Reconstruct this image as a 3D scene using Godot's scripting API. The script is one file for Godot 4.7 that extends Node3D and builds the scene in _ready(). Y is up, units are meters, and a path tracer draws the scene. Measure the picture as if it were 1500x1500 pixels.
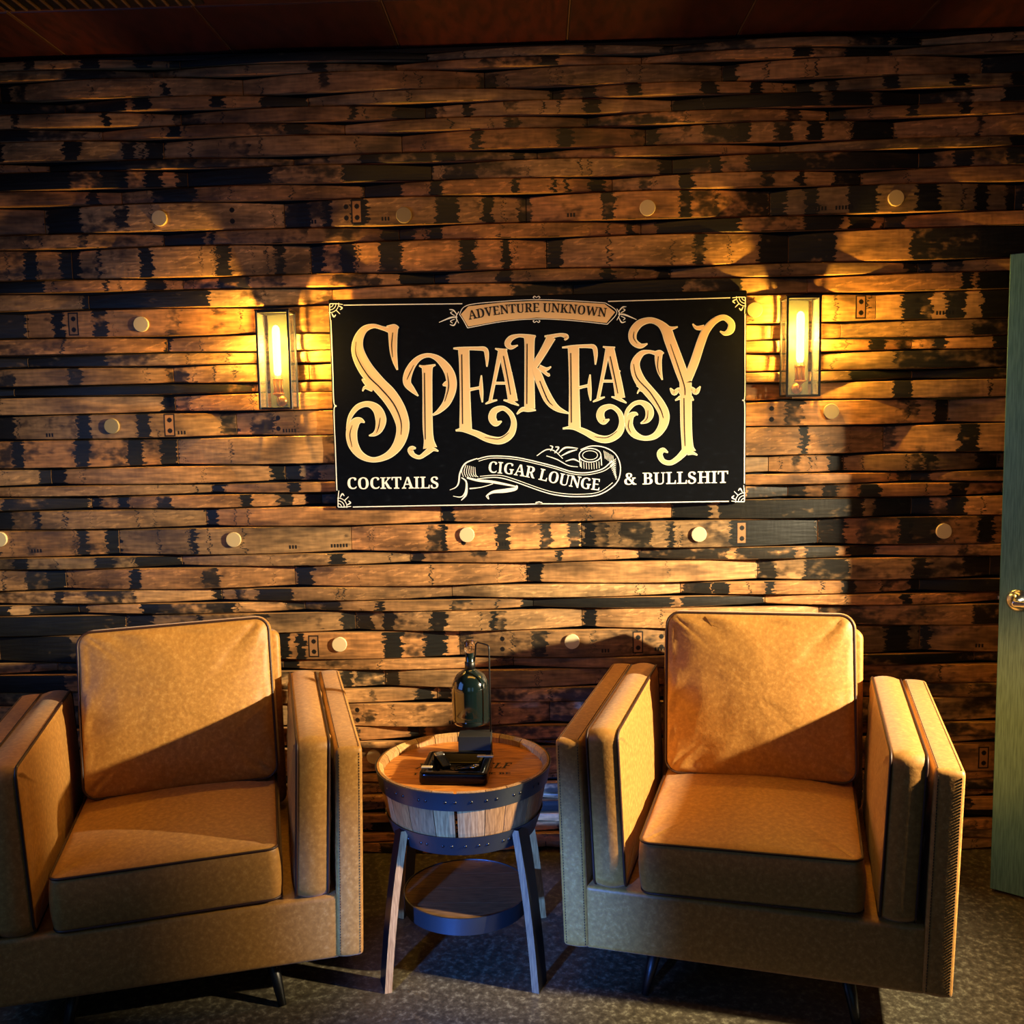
extends Node3D

# ------------------------------------------------------------------ setting values
const WALL_LEFT := -2.45
const WALL_RIGHT := 1.93
const ROOM_RIGHT := 2.24
const ROOM_FRONT := 6.60
const CEILING := 2.918
const TEX_W := 2048
const TEX_H := 1440
const PX := 465.0          # texture pixels per metre on the stave wall

var rng := RandomNumberGenerator.new()
var rows: Array = []       # stave rows, from the top down: {y0, y1, joints, bands, bungs}
var used := {}
var leather: StandardMaterial3D
var piping_m: StandardMaterial3D
var thread_m: StandardMaterial3D
var black_metal: StandardMaterial3D
var brass: StandardMaterial3D
var glass_m: StandardMaterial3D
var ink_dark: StandardMaterial3D
var ink_white: StandardMaterial3D
var gilt_edge: StandardMaterial3D
var gilt_face: StandardMaterial3D
var serif: SystemFont

# ------------------------------------------------------------------ small helpers
func numbered(called: String) -> String:
	if not used.has(called):
		used[called] = 0
		return called
	used[called] += 1
	return "%s_%03d" % [called, used[called]]

func thing(called: String, label: String, category: String, at: Vector3, turn := 0.0, group := "") -> Node3D:
	var o := Node3D.new()
	o.name = numbered(called)
	add_child(o)
	o.position = at
	o.rotation.y = turn
	o.set_meta("label", label)
	o.set_meta("category", category)
	if group:
		o.set_meta("group", group)
	return o

func part(called: String, mesh: Mesh, m: Material, parent: Node, t := Transform3D()) -> MeshInstance3D:
	var o := MeshInstance3D.new()
	o.name = called
	o.mesh = mesh
	o.material_override = m
	o.transform = t
	parent.add_child(o, true)
	return o

func struct(called: String, mesh: Mesh, m: Material, parent: Node = self, t := Transform3D()) -> MeshInstance3D:
	var o := part(called, mesh, m, parent, t)
	if parent == self:
		o.set_meta("kind", "structure")
	return o

func mat(c: Color, rough := 0.6, metal := 0.0) -> StandardMaterial3D:
	var m := StandardMaterial3D.new()
	m.albedo_color = c
	m.roughness = rough
	m.metallic = metal
	return m

func begin(smooth := true) -> SurfaceTool:
	var st := SurfaceTool.new()
	st.begin(Mesh.PRIMITIVE_TRIANGLES)
	st.set_smooth_group(0 if smooth else -1)
	return st

func done(st: SurfaceTool) -> ArrayMesh:
	st.generate_normals()
	return st.commit()

# a, b, c, d run anticlockwise as seen from outside
func quad(st: SurfaceTool, a: Vector3, b: Vector3, c: Vector3, d: Vector3) -> void:
	for v in [a, c, b, a, d, c]:
		st.add_vertex(v)

func tri(st: SurfaceTool, a: Vector3, b: Vector3, c: Vector3) -> void:
	for v in [a, c, b]:
		st.add_vertex(v)

# a flat polygon turned away from a middle point
func face(st: SurfaceTool, p: Array, mid: Vector3) -> void:
	var n: Vector3 = (p[1] - p[0]).cross(p[2] - p[0])
	if n.dot(p[0] - mid) < 0.0:
		p = p.duplicate()
		p.reverse()
	for i in range(1, p.size() - 1):
		tri(st, p[0], p[i], p[i + 1])

# box with chamfered edges
func add_box(st: SurfaceTool, c: Vector3, size: Vector3, b := 0.002, t := Transform3D()) -> void:
	var h := size / 2.0
	b = minf(b, minf(h.x, minf(h.y, h.z)) * 0.6)
	var v := {}
	for sx in [-1, 1]:
		for sy in [-1, 1]:
			for sz in [-1, 1]:
				v[[sx, sy, sz]] = [t * (c + Vector3(sx * h.x, sy * (h.y - b), sz * (h.z - b))), t * (c + Vector3(sx * (h.x - b), sy * h.y, sz * (h.z - b))), t * (c + Vector3(sx * (h.x - b), sy * (h.y - b), sz * h.z))]
	var mid := t * c
	for s in [-1, 1]:
		face(st, [v[[s, -1, -1]][0], v[[s, 1, -1]][0], v[[s, 1, 1]][0], v[[s, -1, 1]][0]], mid)
		face(st, [v[[-1, s, -1]][1], v[[1, s, -1]][1], v[[1, s, 1]][1], v[[-1, s, 1]][1]], mid)
		face(st, [v[[-1, -1, s]][2], v[[1, -1, s]][2], v[[1, 1, s]][2], v[[-1, 1, s]][2]], mid)
		for r in [-1, 1]:
			face(st, [v[[-1, s, r]][1], v[[1, s, r]][1], v[[1, s, r]][2], v[[-1, s, r]][2]], mid)
			face(st, [v[[s, -1, r]][0], v[[s, 1, r]][0], v[[s, 1, r]][2], v[[s, -1, r]][2]], mid)
			face(st, [v[[s, r, -1]][0], v[[s, r, 1]][0], v[[s, r, 1]][1], v[[s, r, -1]][1]], mid)
			for q in [-1, 1]:
				face(st, v[[s, r, q]], mid)

func box_mesh(c: Vector3, size: Vector3, b := 0.002) -> ArrayMesh:
	var st := begin(false)
	add_box(st, c, size, b)
	return done(st)

# round tube along points
func add_tube(st: SurfaceTool, p: PackedVector3Array, r: float, sides := 6, closed := false, r_end := -1.0) -> void:
	var n := p.size()
	var rings := []
	var up := Vector3.UP
	for i in n:
		var d: Vector3
		if closed:
			d = p[(i + 1) % n] - p[(i + n - 1) % n]
		else:
			d = p[mini(i + 1, n - 1)] - p[maxi(i - 1, 0)]
		d = d.normalized()
		if i == 0 and absf(d.dot(up)) > 0.9:
			up = Vector3.RIGHT
		var x := d.cross(up).normalized()
		if x.length() < 0.5:
			x = d.cross(Vector3.FORWARD).normalized()
		var y := x.cross(d).normalized()
		up = y
		var rr := r if r_end < 0.0 else lerpf(r, r_end, float(i) / (n - 1))
		var ring := []
		for k in sides:
			var a := TAU * k / sides
			ring.append(p[i] + (x * cos(a) + y * sin(a)) * rr)
		rings.append(ring)
	for i in (n if closed else n - 1):
		var a: Array = rings[i]
		var b: Array = rings[(i + 1) % n]
		for k in sides:
			var l := (k + 1) % sides
			quad(st, a[k], a[l], b[l], b[k])
	if not closed:
		for k in range(1, sides - 1):
			tri(st, rings[0][0], rings[0][k + 1], rings[0][k])
			tri(st, rings[n - 1][0], rings[n - 1][k], rings[n - 1][k + 1])

func tube_mesh(p: PackedVector3Array, r: float, sides := 8, closed := false, r_end := -1.0) -> ArrayMesh:
	var st := begin()
	add_tube(st, p, r, sides, closed, r_end)
	return done(st)

# turned shape: profile of (radius, height), from the bottom up; hard corners where flat is given
func add_lathe(st: SurfaceTool, prof: PackedVector2Array, sides := 32, t := Transform3D(), hard := false) -> void:
	for i in prof.size() - 1:
		if hard:
			st.set_smooth_group(i + 1)
		var p := prof[i]
		var q := prof[i + 1]
		for k in sides:
			var a := TAU * k / sides
			var b := TAU * (k + 1) / sides
			var p0 := t * Vector3(p.x * cos(a), p.y, -p.x * sin(a))
			var p1 := t * Vector3(p.x * cos(b), p.y, -p.x * sin(b))
			var q0 := t * Vector3(q.x * cos(a), q.y, -q.x * sin(a))
			var q1 := t * Vector3(q.x * cos(b), q.y, -q.x * sin(b))
			if p.x > 1e-5 and q.x > 1e-5:
				quad(st, p0, p1, q1, q0)
			elif q.x > 1e-5:
				tri(st, p0, q1, q0)
			elif p.x > 1e-5:
				tri(st, p0, p1, q0)

func lathe_mesh(prof: PackedVector2Array, sides := 32, t := Transform3D(), hard := false) -> ArrayMesh:
	var st := begin()
	add_lathe(st, prof, sides, t, hard)
	return done(st)

# ------------------------------------------------------------------ upholstery
func rim(hw: float, hh: float, rc: float, inset: float) -> PackedVector2Array:
	var p := PackedVector2Array()
	var w := hw - inset
	var h := hh - inset
	var r := maxf(rc - inset, 0.002)
	var cs := [Vector2(w - r, h - r), Vector2(-w + r, h - r), Vector2(-w + r, -h + r), Vector2(w - r, -h + r)]
	for q in 4:
		for k in 7:
			var a := PI / 2 * (q + k / 6.0)
			p.append(cs[q] + Vector2(cos(a), sin(a)) * r)
		var e: Vector2 = cs[(q + 1) % 4] + Vector2(cos(PI / 2 * (q + 1)), sin(PI / 2 * (q + 1))) * r
		var s: Vector2 = p[p.size() - 1]
		for k in range(1, 12):
			p.append(s.lerp(e, k / 12.0))
	return p

# padded block: rounded outline in x and y, thickness along z; swollen panels, gathered seams
func pad(hw: float, hh: float, hd: float, rc: float, re: float, bf: float, bb: float, bs := 0.0, gather := 0.0, sd := 1) -> ArrayMesh:
	var st := begin()
	var wob := FastNoiseLite.new()
	wob.seed = sd
	wob.frequency = 1.0
	var rings := []
	var edge := rim(hw, hh, rc, re)
	var n := edge.size()
	var along := PackedFloat32Array([0.0])
	for i in range(1, n):
		along.append(along[i - 1] + edge[i].distance_to(edge[i - 1]))
	for side in [1, -1]:
		var mine := []
		for t in 15:
			var f := pow(t / 14.0, 0.75)
			var swell := bf if side > 0 else bb
			var ring := PackedVector3Array()
			for i in n:
				var u := absf(edge[i].x * f / hw)
				var v := absf(edge[i].y * f / hh)
				var z := hd + swell * pow(maxf((1.0 - u * u) * (1.0 - v * v), 0.0), 0.85)
				if t > 0 and f < 0.999:
					z += gather * (1.5 * wob.get_noise_2d(along[i] * 34.0, side * 40.0) * pow(f, 7.0) + 0.32 * wob.get_noise_3d(edge[i].x * f * 7.0, edge[i].y * f * 7.0, side * 7.0))
				ring.append(Vector3(edge[i].x * f, edge[i].y * f, z * side))
			mine.append(ring)
		for k in range(1, 4):
			var a := PI / 2 * k / 3.0
			var e := rim(hw, hh, rc, re * (1.0 - sin(a)))
			var ring := PackedVector3Array()
			for i in n:
				ring.append(Vector3(e[i].x, e[i].y, (hd - re * (1.0 - cos(a))) * side))
			mine.append(ring)
		if side < 0:
			mine.reverse()
			var flat := hd - re
			for k in range(1, 6):
				var z := lerpf(flat, -flat, k / 6.0)
				var b := bs * (1.0 - pow(z / maxf(flat, 0.001), 2.0))
				var e := rim(hw, hh, rc, -b)
				var ring := PackedVector3Array()
				for i in n:
					var w := 1.0 + gather * 0.04 * wob.get_noise_2d(i * 0.6, 90.0)
					ring.append(Vector3(e[i].x * w, e[i].y * w, z))
				rings.append(ring)
		rings.append_array(mine)
	for k in rings.size() - 1:
		for i in n:
			var j := (i + 1) % n
			quad(st, rings[k][i], rings[k + 1][i], rings[k + 1][j], rings[k][j])
	return done(st)

func piping(hw: float, hh: float, hd: float, rc: float, re: float, side: int, r := 0.0042) -> ArrayMesh:
	var e := rim(hw, hh, rc, re * 0.22)
	var p := PackedVector3Array()
	for v in e:
		p.append(Vector3(v.x, v.y, (hd - re * 0.22) * side))
	var st := begin()
	add_tube(st, p, r, 6, true)
	return done(st)

func make_armchair(label: String, at: Vector3, turn: float) -> Node3D:
	var c := thing("armchair", label, "armchair", at, turn, "pair of tan leather armchairs")
	# the box under the seat, its front panel flush with the arms
	part("base_frame", pad(0.449, 0.0925, 0.425, 0.010, 0.010, 0.004, 0.0), leather, c, Transform3D(Basis(), Vector3(0, 0.2175, 0.003)))
	for s in [-1, 1]:
		var b := Basis(Vector3(0, 0, -s), Vector3.UP, Vector3(s, 0, 0))
		var lean := Basis(Vector3.BACK, -s * deg_to_rad(1.6))
		var arm := part("arm_panel", pad(0.433, 0.304, 0.037, 0.016, 0.010, 0.004, 0.004, 0.002, 0.003, 5 + s), leather, c, Transform3D(lean * b, Vector3(s * 0.484, 0.429, 0)))
		var stt := begin(false)
		for line in [-0.0275, 0.0275]:
			for k in 72:
				add_box(stt, Vector3(-s * 0.4336, -0.29 + k * 0.0081, line), Vector3(0.0022, 0.0052, 0.0018), 0.0005)
			for k in 100:
				add_box(stt, Vector3(-s * (0.42 - k * 0.0083), 0.3045, line), Vector3(0.0052, 0.0022, 0.0018), 0.0005)
		var sti := part("stitching", done(stt), thread_m, arm)
		sti.set_meta("kind", "stuff")
		var cus := part("arm_cushion", pad(0.385, 0.226, 0.046, 0.030, 0.012, 0.022, 0.012, 0.006, 0.012, 11 + s), leather, c, Transform3D(Basis(Vector3.BACK, -s * deg_to_rad(2.5)) * b, Vector3(s * 0.387, 0.537, 0.045)))
		for q in [-1, 1]:
			part("piping", piping(0.385, 0.226, 0.046, 0.030, 0.012, q), piping_m, cus)
	part("back_frame", pad(0.325, 0.295, 0.055, 0.030, 0.014, 0.004, 0.004, 0.0, 0.004, 3), leather, c, Transform3D(Basis(Vector3.RIGHT, deg_to_rad(-9)), Vector3(0, 0.615, -0.335)))
	var seat := part("seat_cushion", pad(0.296, 0.372, 0.075, 0.034, 0.013, 0.026, 0.0, 0.005, 0.008, 21), leather, c, Transform3D(Basis(Vector3.BACK, deg_to_rad(1.2)) * Basis(Vector3.RIGHT, deg_to_rad(-90)), Vector3(0, 0.389, 0.058)))
	for q in [-1, 1]:
		part("piping", piping(0.296, 0.372, 0.075, 0.034, 0.013, q), piping_m, seat)
	var back := part("back_cushion", pad(0.297, 0.262, 0.070, 0.045, 0.014, 0.050, 0.01, 0.006, 0.018, 31), leather, c, Transform3D(Basis(Vector3.BACK, deg_to_rad(1.2)) * Basis(Vector3.RIGHT, deg_to_rad(-13)), Vector3(0.0, 0.715, -0.205)))
	for q in [-1, 1]:
		part("piping", piping(0.297, 0.262, 0.070, 0.045, 0.014, q), piping_m, back)
	for x in [-1, 1]:
		for z in [-1, 1]:
			part("leg", tube_mesh([Vector3(x * 0.255, 0.13, z * 0.35), Vector3(x * 0.27, 0.065, z * 0.38), Vector3(x * 0.284, 0.0, z * 0.41)], 0.021, 10, false, 0.011), black_metal, c)
	return c

# ------------------------------------------------------------------ the stave wall
func row(y_mm: int, joints: String, bands: String, bungs: String) -> void:
	var r := {"y0": y_mm / 1000.0, "y1": CEILING - 0.012, "joints": [], "bands": [], "bungs": []}
	if rows.size():
		r.y1 = rows[rows.size() - 1].y0
	for t in joints.split(" ", false):
		r.joints.append(int(t) / 1000.0)
	for t in bands.split(" ", false):
		var a := t.split(":")
		r.bands.append([int(a[0]) / 1000.0, int(a[1]) / 1000.0, int(a[2])])
	for t in bungs.split(" ", false):
		var a := t.split(":")
		r.bungs.append(Vector2(int(a[0]) / 1000.0, int(a[1]) / 1000.0))
	rows.append(r)

func noise_bytes(w: int, h: int, freq: float, sd: int, octaves := 4) -> PackedByteArray:
	var f := FastNoiseLite.new()
	f.seed = sd
	f.frequency = freq
	f.fractal_octaves = octaves
	var im := f.get_image(w, h)
	im.convert(Image.FORMAT_L8)
	im.resize(TEX_W, TEX_H, Image.INTERPOLATE_CUBIC)
	return im.get_data()

func wall_x(x: float) -> int:
	return clampi(int((x - WALL_LEFT) * PX), 0, TEX_W - 1)

func wall_y(y: float) -> int:
	return clampi(int((CEILING - y) * PX), 0, TEX_H - 1)

# Oak, hoop bands, char and filler stains of every stave, laid out flat on the wall's own metres.
func stave_texture() -> Array:
	var grain := noise_bytes(220, TEX_H, 0.16, 4)
	var patch := noise_bytes(700, TEX_H, 0.030, 9)
	var saw := noise_bytes(TEX_W, 220, 0.11, 14)
	var fleck := noise_bytes(1000, TEX_H, 0.085, 23, 2)
	var fine := noise_bytes(1400, TEX_H, 0.07, 71, 3)
	var smudge := noise_bytes(500, 1000, 0.022, 57, 5)
	var rgb := PackedByteArray()
	rgb.resize(TEX_W * TEX_H * 3)
	var hgt := PackedByteArray()
	hgt.resize(TEX_W * TEX_H)
	for r in rows:
		var ya := wall_y(r.y1 + 0.002)
		var yb := wall_y(r.y0)
		var dark := PackedInt32Array()
		dark.resize(TEX_W)
		dark.fill(20)
		var tr := PackedFloat32Array()
		var tg := PackedFloat32Array()
		var tb := PackedFloat32Array()
		var fl := PackedInt32Array()
		for a in [tr, tg, tb]:
			a.resize(TEX_W)
		fl.resize(TEX_W)
		var ends: Array = [WALL_LEFT - 0.9] + r.joints + [WALL_RIGHT + 0.9]
		for i in ends.size() - 1:
			var v := rng.randf_range(0.82, 1.12)
			var warm := rng.randf_range(-0.06, 0.07)
			var flecked := 186 if rng.randf() < 0.45 else 300
			for x in range(wall_x(ends[i]), wall_x(ends[i + 1]) + 1):
				tr[x] = 178.0 * v * (1.0 + warm)
				tg[x] = 132.0 * v
				tb[x] = 82.0 * v * (1.0 - warm)
				fl[x] = flecked
		for b in r.bands:
			for x in range(wall_x(b[0]), wall_x(b[1]) + 1):
				dark[x] = 20 + b[2] * 26
		# thin hoop and saw lines across the stave
		for i in ends.size() - 1:
			for k in rng.randi_range(2, 5):
				var x0 := wall_x(lerpf(ends[i], ends[i + 1], rng.randf()))
				for x in range(x0, mini(x0 + rng.randi_range(1, 3), TEX_W)):
					dark[x] = maxi(dark[x], rng.randi_range(110, 190))
		for y in range(ya, yb + 1):
			var at := y * TEX_W
			for x in TEX_W:
				var i := at + x
				var g := grain[i]
				var p := (patch[i] * 5 + fine[i] * 3) >> 3
				var d := dark[clampi(x + ((g - 128) >> 4) + ((fine[i] - 128) >> 5), 0, TEX_W - 1)]
				var m := clampi((d - p + 26) * 4, 0, 256) * (150 + (d * 106 >> 8)) >> 8
				var sm := smudge[i]
				var s := (0.60 + g * 0.0017 + saw[i] * 0.0004 + fine[i] * 0.0008) * (1.0 - maxf(sm - 120, 0.0) * 0.0042)
				if fleck[(at + ((x + y * 2) & 2047)) % 2949120] > fl[x]:
					s += 0.20
				var k := 256 - m
				var o := i * 3
				var ch := 13 + (g >> 4)
				var lo := maxi(0, 150 - d)
				rgb[o] = clampi(int(tr[x] * s * k + (ch + lo * 0.40) * m) >> 8, 0, 255)
				rgb[o + 1] = clampi(int(tg[x] * s * k + (ch + lo * 0.20) * m) >> 8, 0, 255)
				rgb[o + 2] = clampi(int(tb[x] * s * k + (ch * 0.8 + lo * 0.06) * m) >> 8, 0, 255)
				hgt[i] = clampi(90 + ((g - 128) >> 1) + ((saw[i] - 128) >> 2) - (m >> 3), 0, 255)
	# a strip of raw sawn oak for the edges
	for y in range(TEX_H - 60, TEX_H):
		for x in TEX_W:
			var i := y * TEX_W + x
			var s := 0.75 + grain[i] * 0.0016
			rgb[i * 3] = clampi(int(196 * s), 0, 255)
			rgb[i * 3 + 1] = clampi(int(150 * s), 0, 255)
			rgb[i * 3 + 2] = clampi(int(98 * s), 0, 255)
			hgt[i] = grain[i]
	var c := Image.create_from_data(TEX_W, TEX_H, false, Image.FORMAT_RGB8, rgb)
	stamps(c)
	var h := Image.create_from_data(TEX_W, TEX_H, false, Image.FORMAT_L8, hgt)
	return [ImageTexture.create_from_image(c), ImageTexture.create_from_image(h)]

# coopers' marks: framed pairs of dots and short stencilled lines, in print
func stamps(im: Image) -> void:
	var ink := Color(0.07, 0.055, 0.045)
	var wood := Color(0.62, 0.45, 0.29)
	for r in rows:
		if r.bungs.size() == 0 and r != rows[37]:
			continue
		var yc: float = (r.y0 + r.y1) / 2.0
		for b in 9:
			var x := rng.randf_range(WALL_LEFT + 0.3, WALL_RIGHT - 0.06)
			var px := wall_x(x)
			var py := wall_y(yc)
			if rng.randf() < 0.6:
				if rng.randf() < 0.5:
					im.fill_rect(Rect2i(px - 9, py - 19, 18, 38), ink)
					im.fill_rect(Rect2i(px - 7, py - 17, 14, 34), wood)
				for s in [-9, 9]:
					for dy in range(-4, 5):
						var w := int(sqrt(16.0 - dy * dy))
						im.fill_rect(Rect2i(px - w, py + s + dy, w * 2 + 1, 1), ink)
			else:
				for k in rng.randi_range(3, 6):
					im.fill_rect(Rect2i(px + k * 5, py + 10, 3, 6), ink)

func stave_uv(x: float, y: float) -> Vector2:
	return Vector2((x - WALL_LEFT) * PX / TEX_W, (CEILING - y) * PX / TEX_H)

# one barrel stave: bowed out along its length, wider at the bilge, arched across
func stave_mesh(x0: float, x1: float, y0: float, y1: float, full0: float, full1: float, bow: float) -> ArrayMesh:
	var st := begin(false)
	var n := maxi(2, int(ceil((x1 - x0) / 0.1)))
	var secs := []
	for i in n + 1:
		var x := lerpf(x0, x1, float(i) / n)
		var t := 2.0 * (x - full0) / (full1 - full0) - 1.0
		var sh := 1.0 - t * t
		var z := 0.004 + bow * sh
		var trim := (1.0 - sh) * 0.0055 + 0.0014
		var a := y0 + trim
		var b := y1 - trim
		var cut := 0.0025
		secs.append([Vector3(x, a, z - 0.004), Vector3(x, a, z + 0.0175), Vector3(x, a + cut, z + 0.0205), Vector3(x, (a + b) / 2.0, z + 0.0225), Vector3(x, b - cut, z + 0.0205), Vector3(x, b, z + 0.0175), Vector3(x, b, z - 0.004)])
	var raw_v := (TEX_H - 30.0) / TEX_H
	for i in n:
		for k in 6:
			var a: Vector3 = secs[i][k]
			var b: Vector3 = secs[i + 1][k]
			var c: Vector3 = secs[i + 1][k + 1]
			var d: Vector3 = secs[i][k + 1]
			st.set_smooth_group(1 if k == 2 or k == 3 else -1)
			for v in [a, c, b, a, d, c]:
				var uv := stave_uv(v.x, v.y)
				if k == 0 or k == 5:
					uv.y = raw_v + (v.z - 0.03) * 0.2
				st.set_uv(uv)
				st.add_vertex(v)
	for e in [0, n]:
		st.set_smooth_group(-1)
		var p: Array = secs[e].duplicate()
		if e == n:
			p.reverse()
		for i in range(1, 6):
			for v in [p[0], p[i + 1], p[i]] if e == n else [p[0], p[i + 1], p[i]]:
				st.set_uv(Vector2(stave_uv(v.x, v.y).x, raw_v + v.z * 0.2))
				st.add_vertex(v)
	st.generate_normals()
	st.generate_tangents()
	return st.commit()

func build_stave_wall(wall: Node3D) -> void:
	var tx := stave_texture()
	var m := mat(Color.WHITE, 0.5)
	m.albedo_texture = tx[0]
	m.heightmap_enabled = true
	m.heightmap_texture = tx[1]
	m.heightmap_scale = 0.12
	m.metallic_specular = 0.45
	m.texture_repeat = false
	var bung_m := [mat(Color(0.80, 0.70, 0.50), 0.6), mat(Color(0.60, 0.54, 0.40), 0.65), mat(Color(0.86, 0.78, 0.60), 0.6)]
	var count := 0
	for r in rows:
		var ends: Array = r.joints.duplicate()
		if ends[0] > WALL_LEFT:
			ends.push_front(ends[0] - 0.895)
		if ends[ends.size() - 1] < WALL_RIGHT - 0.02:
			ends.append(maxf(ends[ends.size() - 1] + 0.895, WALL_RIGHT))
		for i in ends.size() - 1:
			var a := maxf(ends[i], WALL_LEFT)
			var b := minf(ends[i + 1], WALL_RIGHT)
			if b - a < 0.012:
				continue
			var length: float = ends[i + 1] - ends[i]
			var bow := rng.randf_range(0.030, 0.044) * clampf(length / 0.89, 0.1, 1.0)
			var mesh := stave_mesh(a + 0.0014, b - 0.0014, r.y0, r.y1, ends[i], ends[i + 1], bow)
			var sv := part("stave", mesh, m, wall)
			count += 1
			for g in r.bungs:
				if g.x > a and g.x < b:
					var t: float = 2.0 * (g.x - ends[i]) / length - 1.0
					var out := 0.004 + bow * (1.0 - t * t) + 0.022
					var pr := PackedVector2Array([Vector2(0.0275, -0.02), Vector2(0.0275, 0.007), Vector2(0.026, 0.0085), Vector2(0.0, 0.0088)])
					var ang := Basis(Vector3.RIGHT, PI / 2)
					part("bung", lathe_mesh(pr, 24, Transform3D(), true), bung_m[rng.randi() % 3], sv, Transform3D(ang, Vector3(g.x, g.y, out)))
	print("staves ", count)

# ------------------------------------------------------------------ the sign
func read_stroke(s: String) -> PackedVector3Array:
	var p := PackedVector3Array()
	for t in s.split(" ", false):
		var a := t.split(":")
		p.append(Vector3(int(a[0]) / 10000.0, int(a[1]) / 10000.0, int(a[2]) / 10000.0 if a.size() > 2 else 0.0))
	return p

func smooth_path(p: PackedVector3Array, steps := 7) -> PackedVector3Array:
	if p.size() < 3:
		return p
	var out := PackedVector3Array()
	for i in p.size() - 1:
		var a := p[maxi(i - 1, 0)]
		var d := p[mini(i + 2, p.size() - 1)]
		for k in steps:
			out.append(p[i].cubic_interpolate(p[i + 1], a, d, float(k) / steps))
	out.append(p[p.size() - 1])
	return out

# brush stroke of changing width (kept in z), laid at height h above the board
func add_stroke(st: SurfaceTool, path: PackedVector3Array, h: float, more := 0.0) -> void:
	var p := smooth_path(path)
	var n := p.size()
	var lefts := PackedVector3Array()
	var rights := PackedVector3Array()
	for i in n:
		var q := p[mini(i + 1, n - 1)] - p[maxi(i - 1, 0)]
		var d := Vector2(q.x, q.y).normalized()
		var w := maxf(p[i].z + more, 0.0002) / 2.0
		lefts.append(Vector3(p[i].x - d.y * w, p[i].y + d.x * w, h))
		rights.append(Vector3(p[i].x + d.y * w, p[i].y - d.x * w, h))
	for i in n - 1:
		quad(st, rights[i], rights[i + 1], lefts[i + 1], lefts[i])

func letter(sign: Node3D, strokes: Array, inlines: Array) -> void:
	var a := begin()
	var b := begin()
	var h := 0.0
	for s in strokes:
		var p := read_stroke(s)
		add_stroke(a, p, 0.0006 + h, 0.0016)
		add_stroke(b, p, 0.0011 + h, -0.0040)
		h += 0.00004
	var o := part("letter", done(a), gilt_edge, sign)
	part("letter_face", done(b), gilt_face, o)
	for s in inlines:
		var c := begin()
		add_stroke(c, read_stroke(s), 0.0020)
		part("inline_stroke", done(c), ink_dark, o)

# letters set along a curve
func words(sign: Node3D, text: String, along: String, cap: float, ink: Material) -> void:
	var curve := smooth_path(read_stroke(along), 10)
	var total := 0.0
	var lens := PackedFloat32Array([0.0])
	for i in curve.size() - 1:
		total += curve[i].distance_to(curve[i + 1])
		lens.append(total)
	var whole := serif.get_string_size(text, HORIZONTAL_ALIGNMENT_LEFT, -1, 128).x
	for i in text.length():
		if text[i] == " ":
			continue
		var x0 := serif.get_string_size(text.substr(0, i), HORIZONTAL_ALIGNMENT_LEFT, -1, 128).x / whole * total
		var x1 := serif.get_string_size(text.substr(0, i + 1), HORIZONTAL_ALIGNMENT_LEFT, -1, 128).x / whole * total
		var at := (x0 + x1) / 2.0
		var k := 0
		while k < curve.size() - 2 and lens[k + 1] < at:
			k += 1
		var f := (at - lens[k]) / maxf(lens[k + 1] - lens[k], 1e-6)
		var p := curve[k].lerp(curve[k + 1], f)
		var d := (curve[k + 1] - curve[k]).normalized()
		var tm := glyph(text[i])
		var box := tm.get_aabb()
		var adv := serif.get_string_size(text[i], HORIZONTAL_ALIGNMENT_LEFT, -1, 64).x * 0.01
		var sx := (x1 - x0) / adv
		var sy := cap / (64 * 0.01 * 0.714)
		var b := Basis(Vector3(d.x, d.y, 0) * sx, Vector3(-d.y, d.x, 0) * sy, Vector3(0, 0, 1))
		var base := tm.get_meta("base") as float
		part("printed_letter", tm, ink, sign, Transform3D(b, Vector3(p.x, p.y, 0.0016)) * Transform3D(Basis(), Vector3(0, -base, 0)))

var glyphs := {}
func glyph(ch: String) -> Mesh:
	if glyphs.has(ch):
		return glyphs[ch]
	var tm := TextMesh.new()
	tm.text = ch
	tm.font = serif
	tm.font_size = 64
	tm.pixel_size = 0.01
	tm.depth = 0.0005
	tm.curve_step = 1.0
	tm.horizontal_alignment = HORIZONTAL_ALIGNMENT_CENTER
	tm.vertical_alignment = VERTICAL_ALIGNMENT_CENTER
	# the baseline, found once from a flat-footed letter
	if not glyphs.has("base"):
		var e := TextMesh.new()
		e.text = "E"
		e.font = serif
		e.font_size = 64
		e.pixel_size = 0.01
		e.depth = 0.0005
		e.horizontal_alignment = HORIZONTAL_ALIGNMENT_CENTER
		e.vertical_alignment = VERTICAL_ALIGNMENT_CENTER
		glyphs["base"] = e.get_aabb().position.y
	tm.set_meta("base", glyphs["base"])
	glyphs[ch] = tm
	return tm

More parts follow.
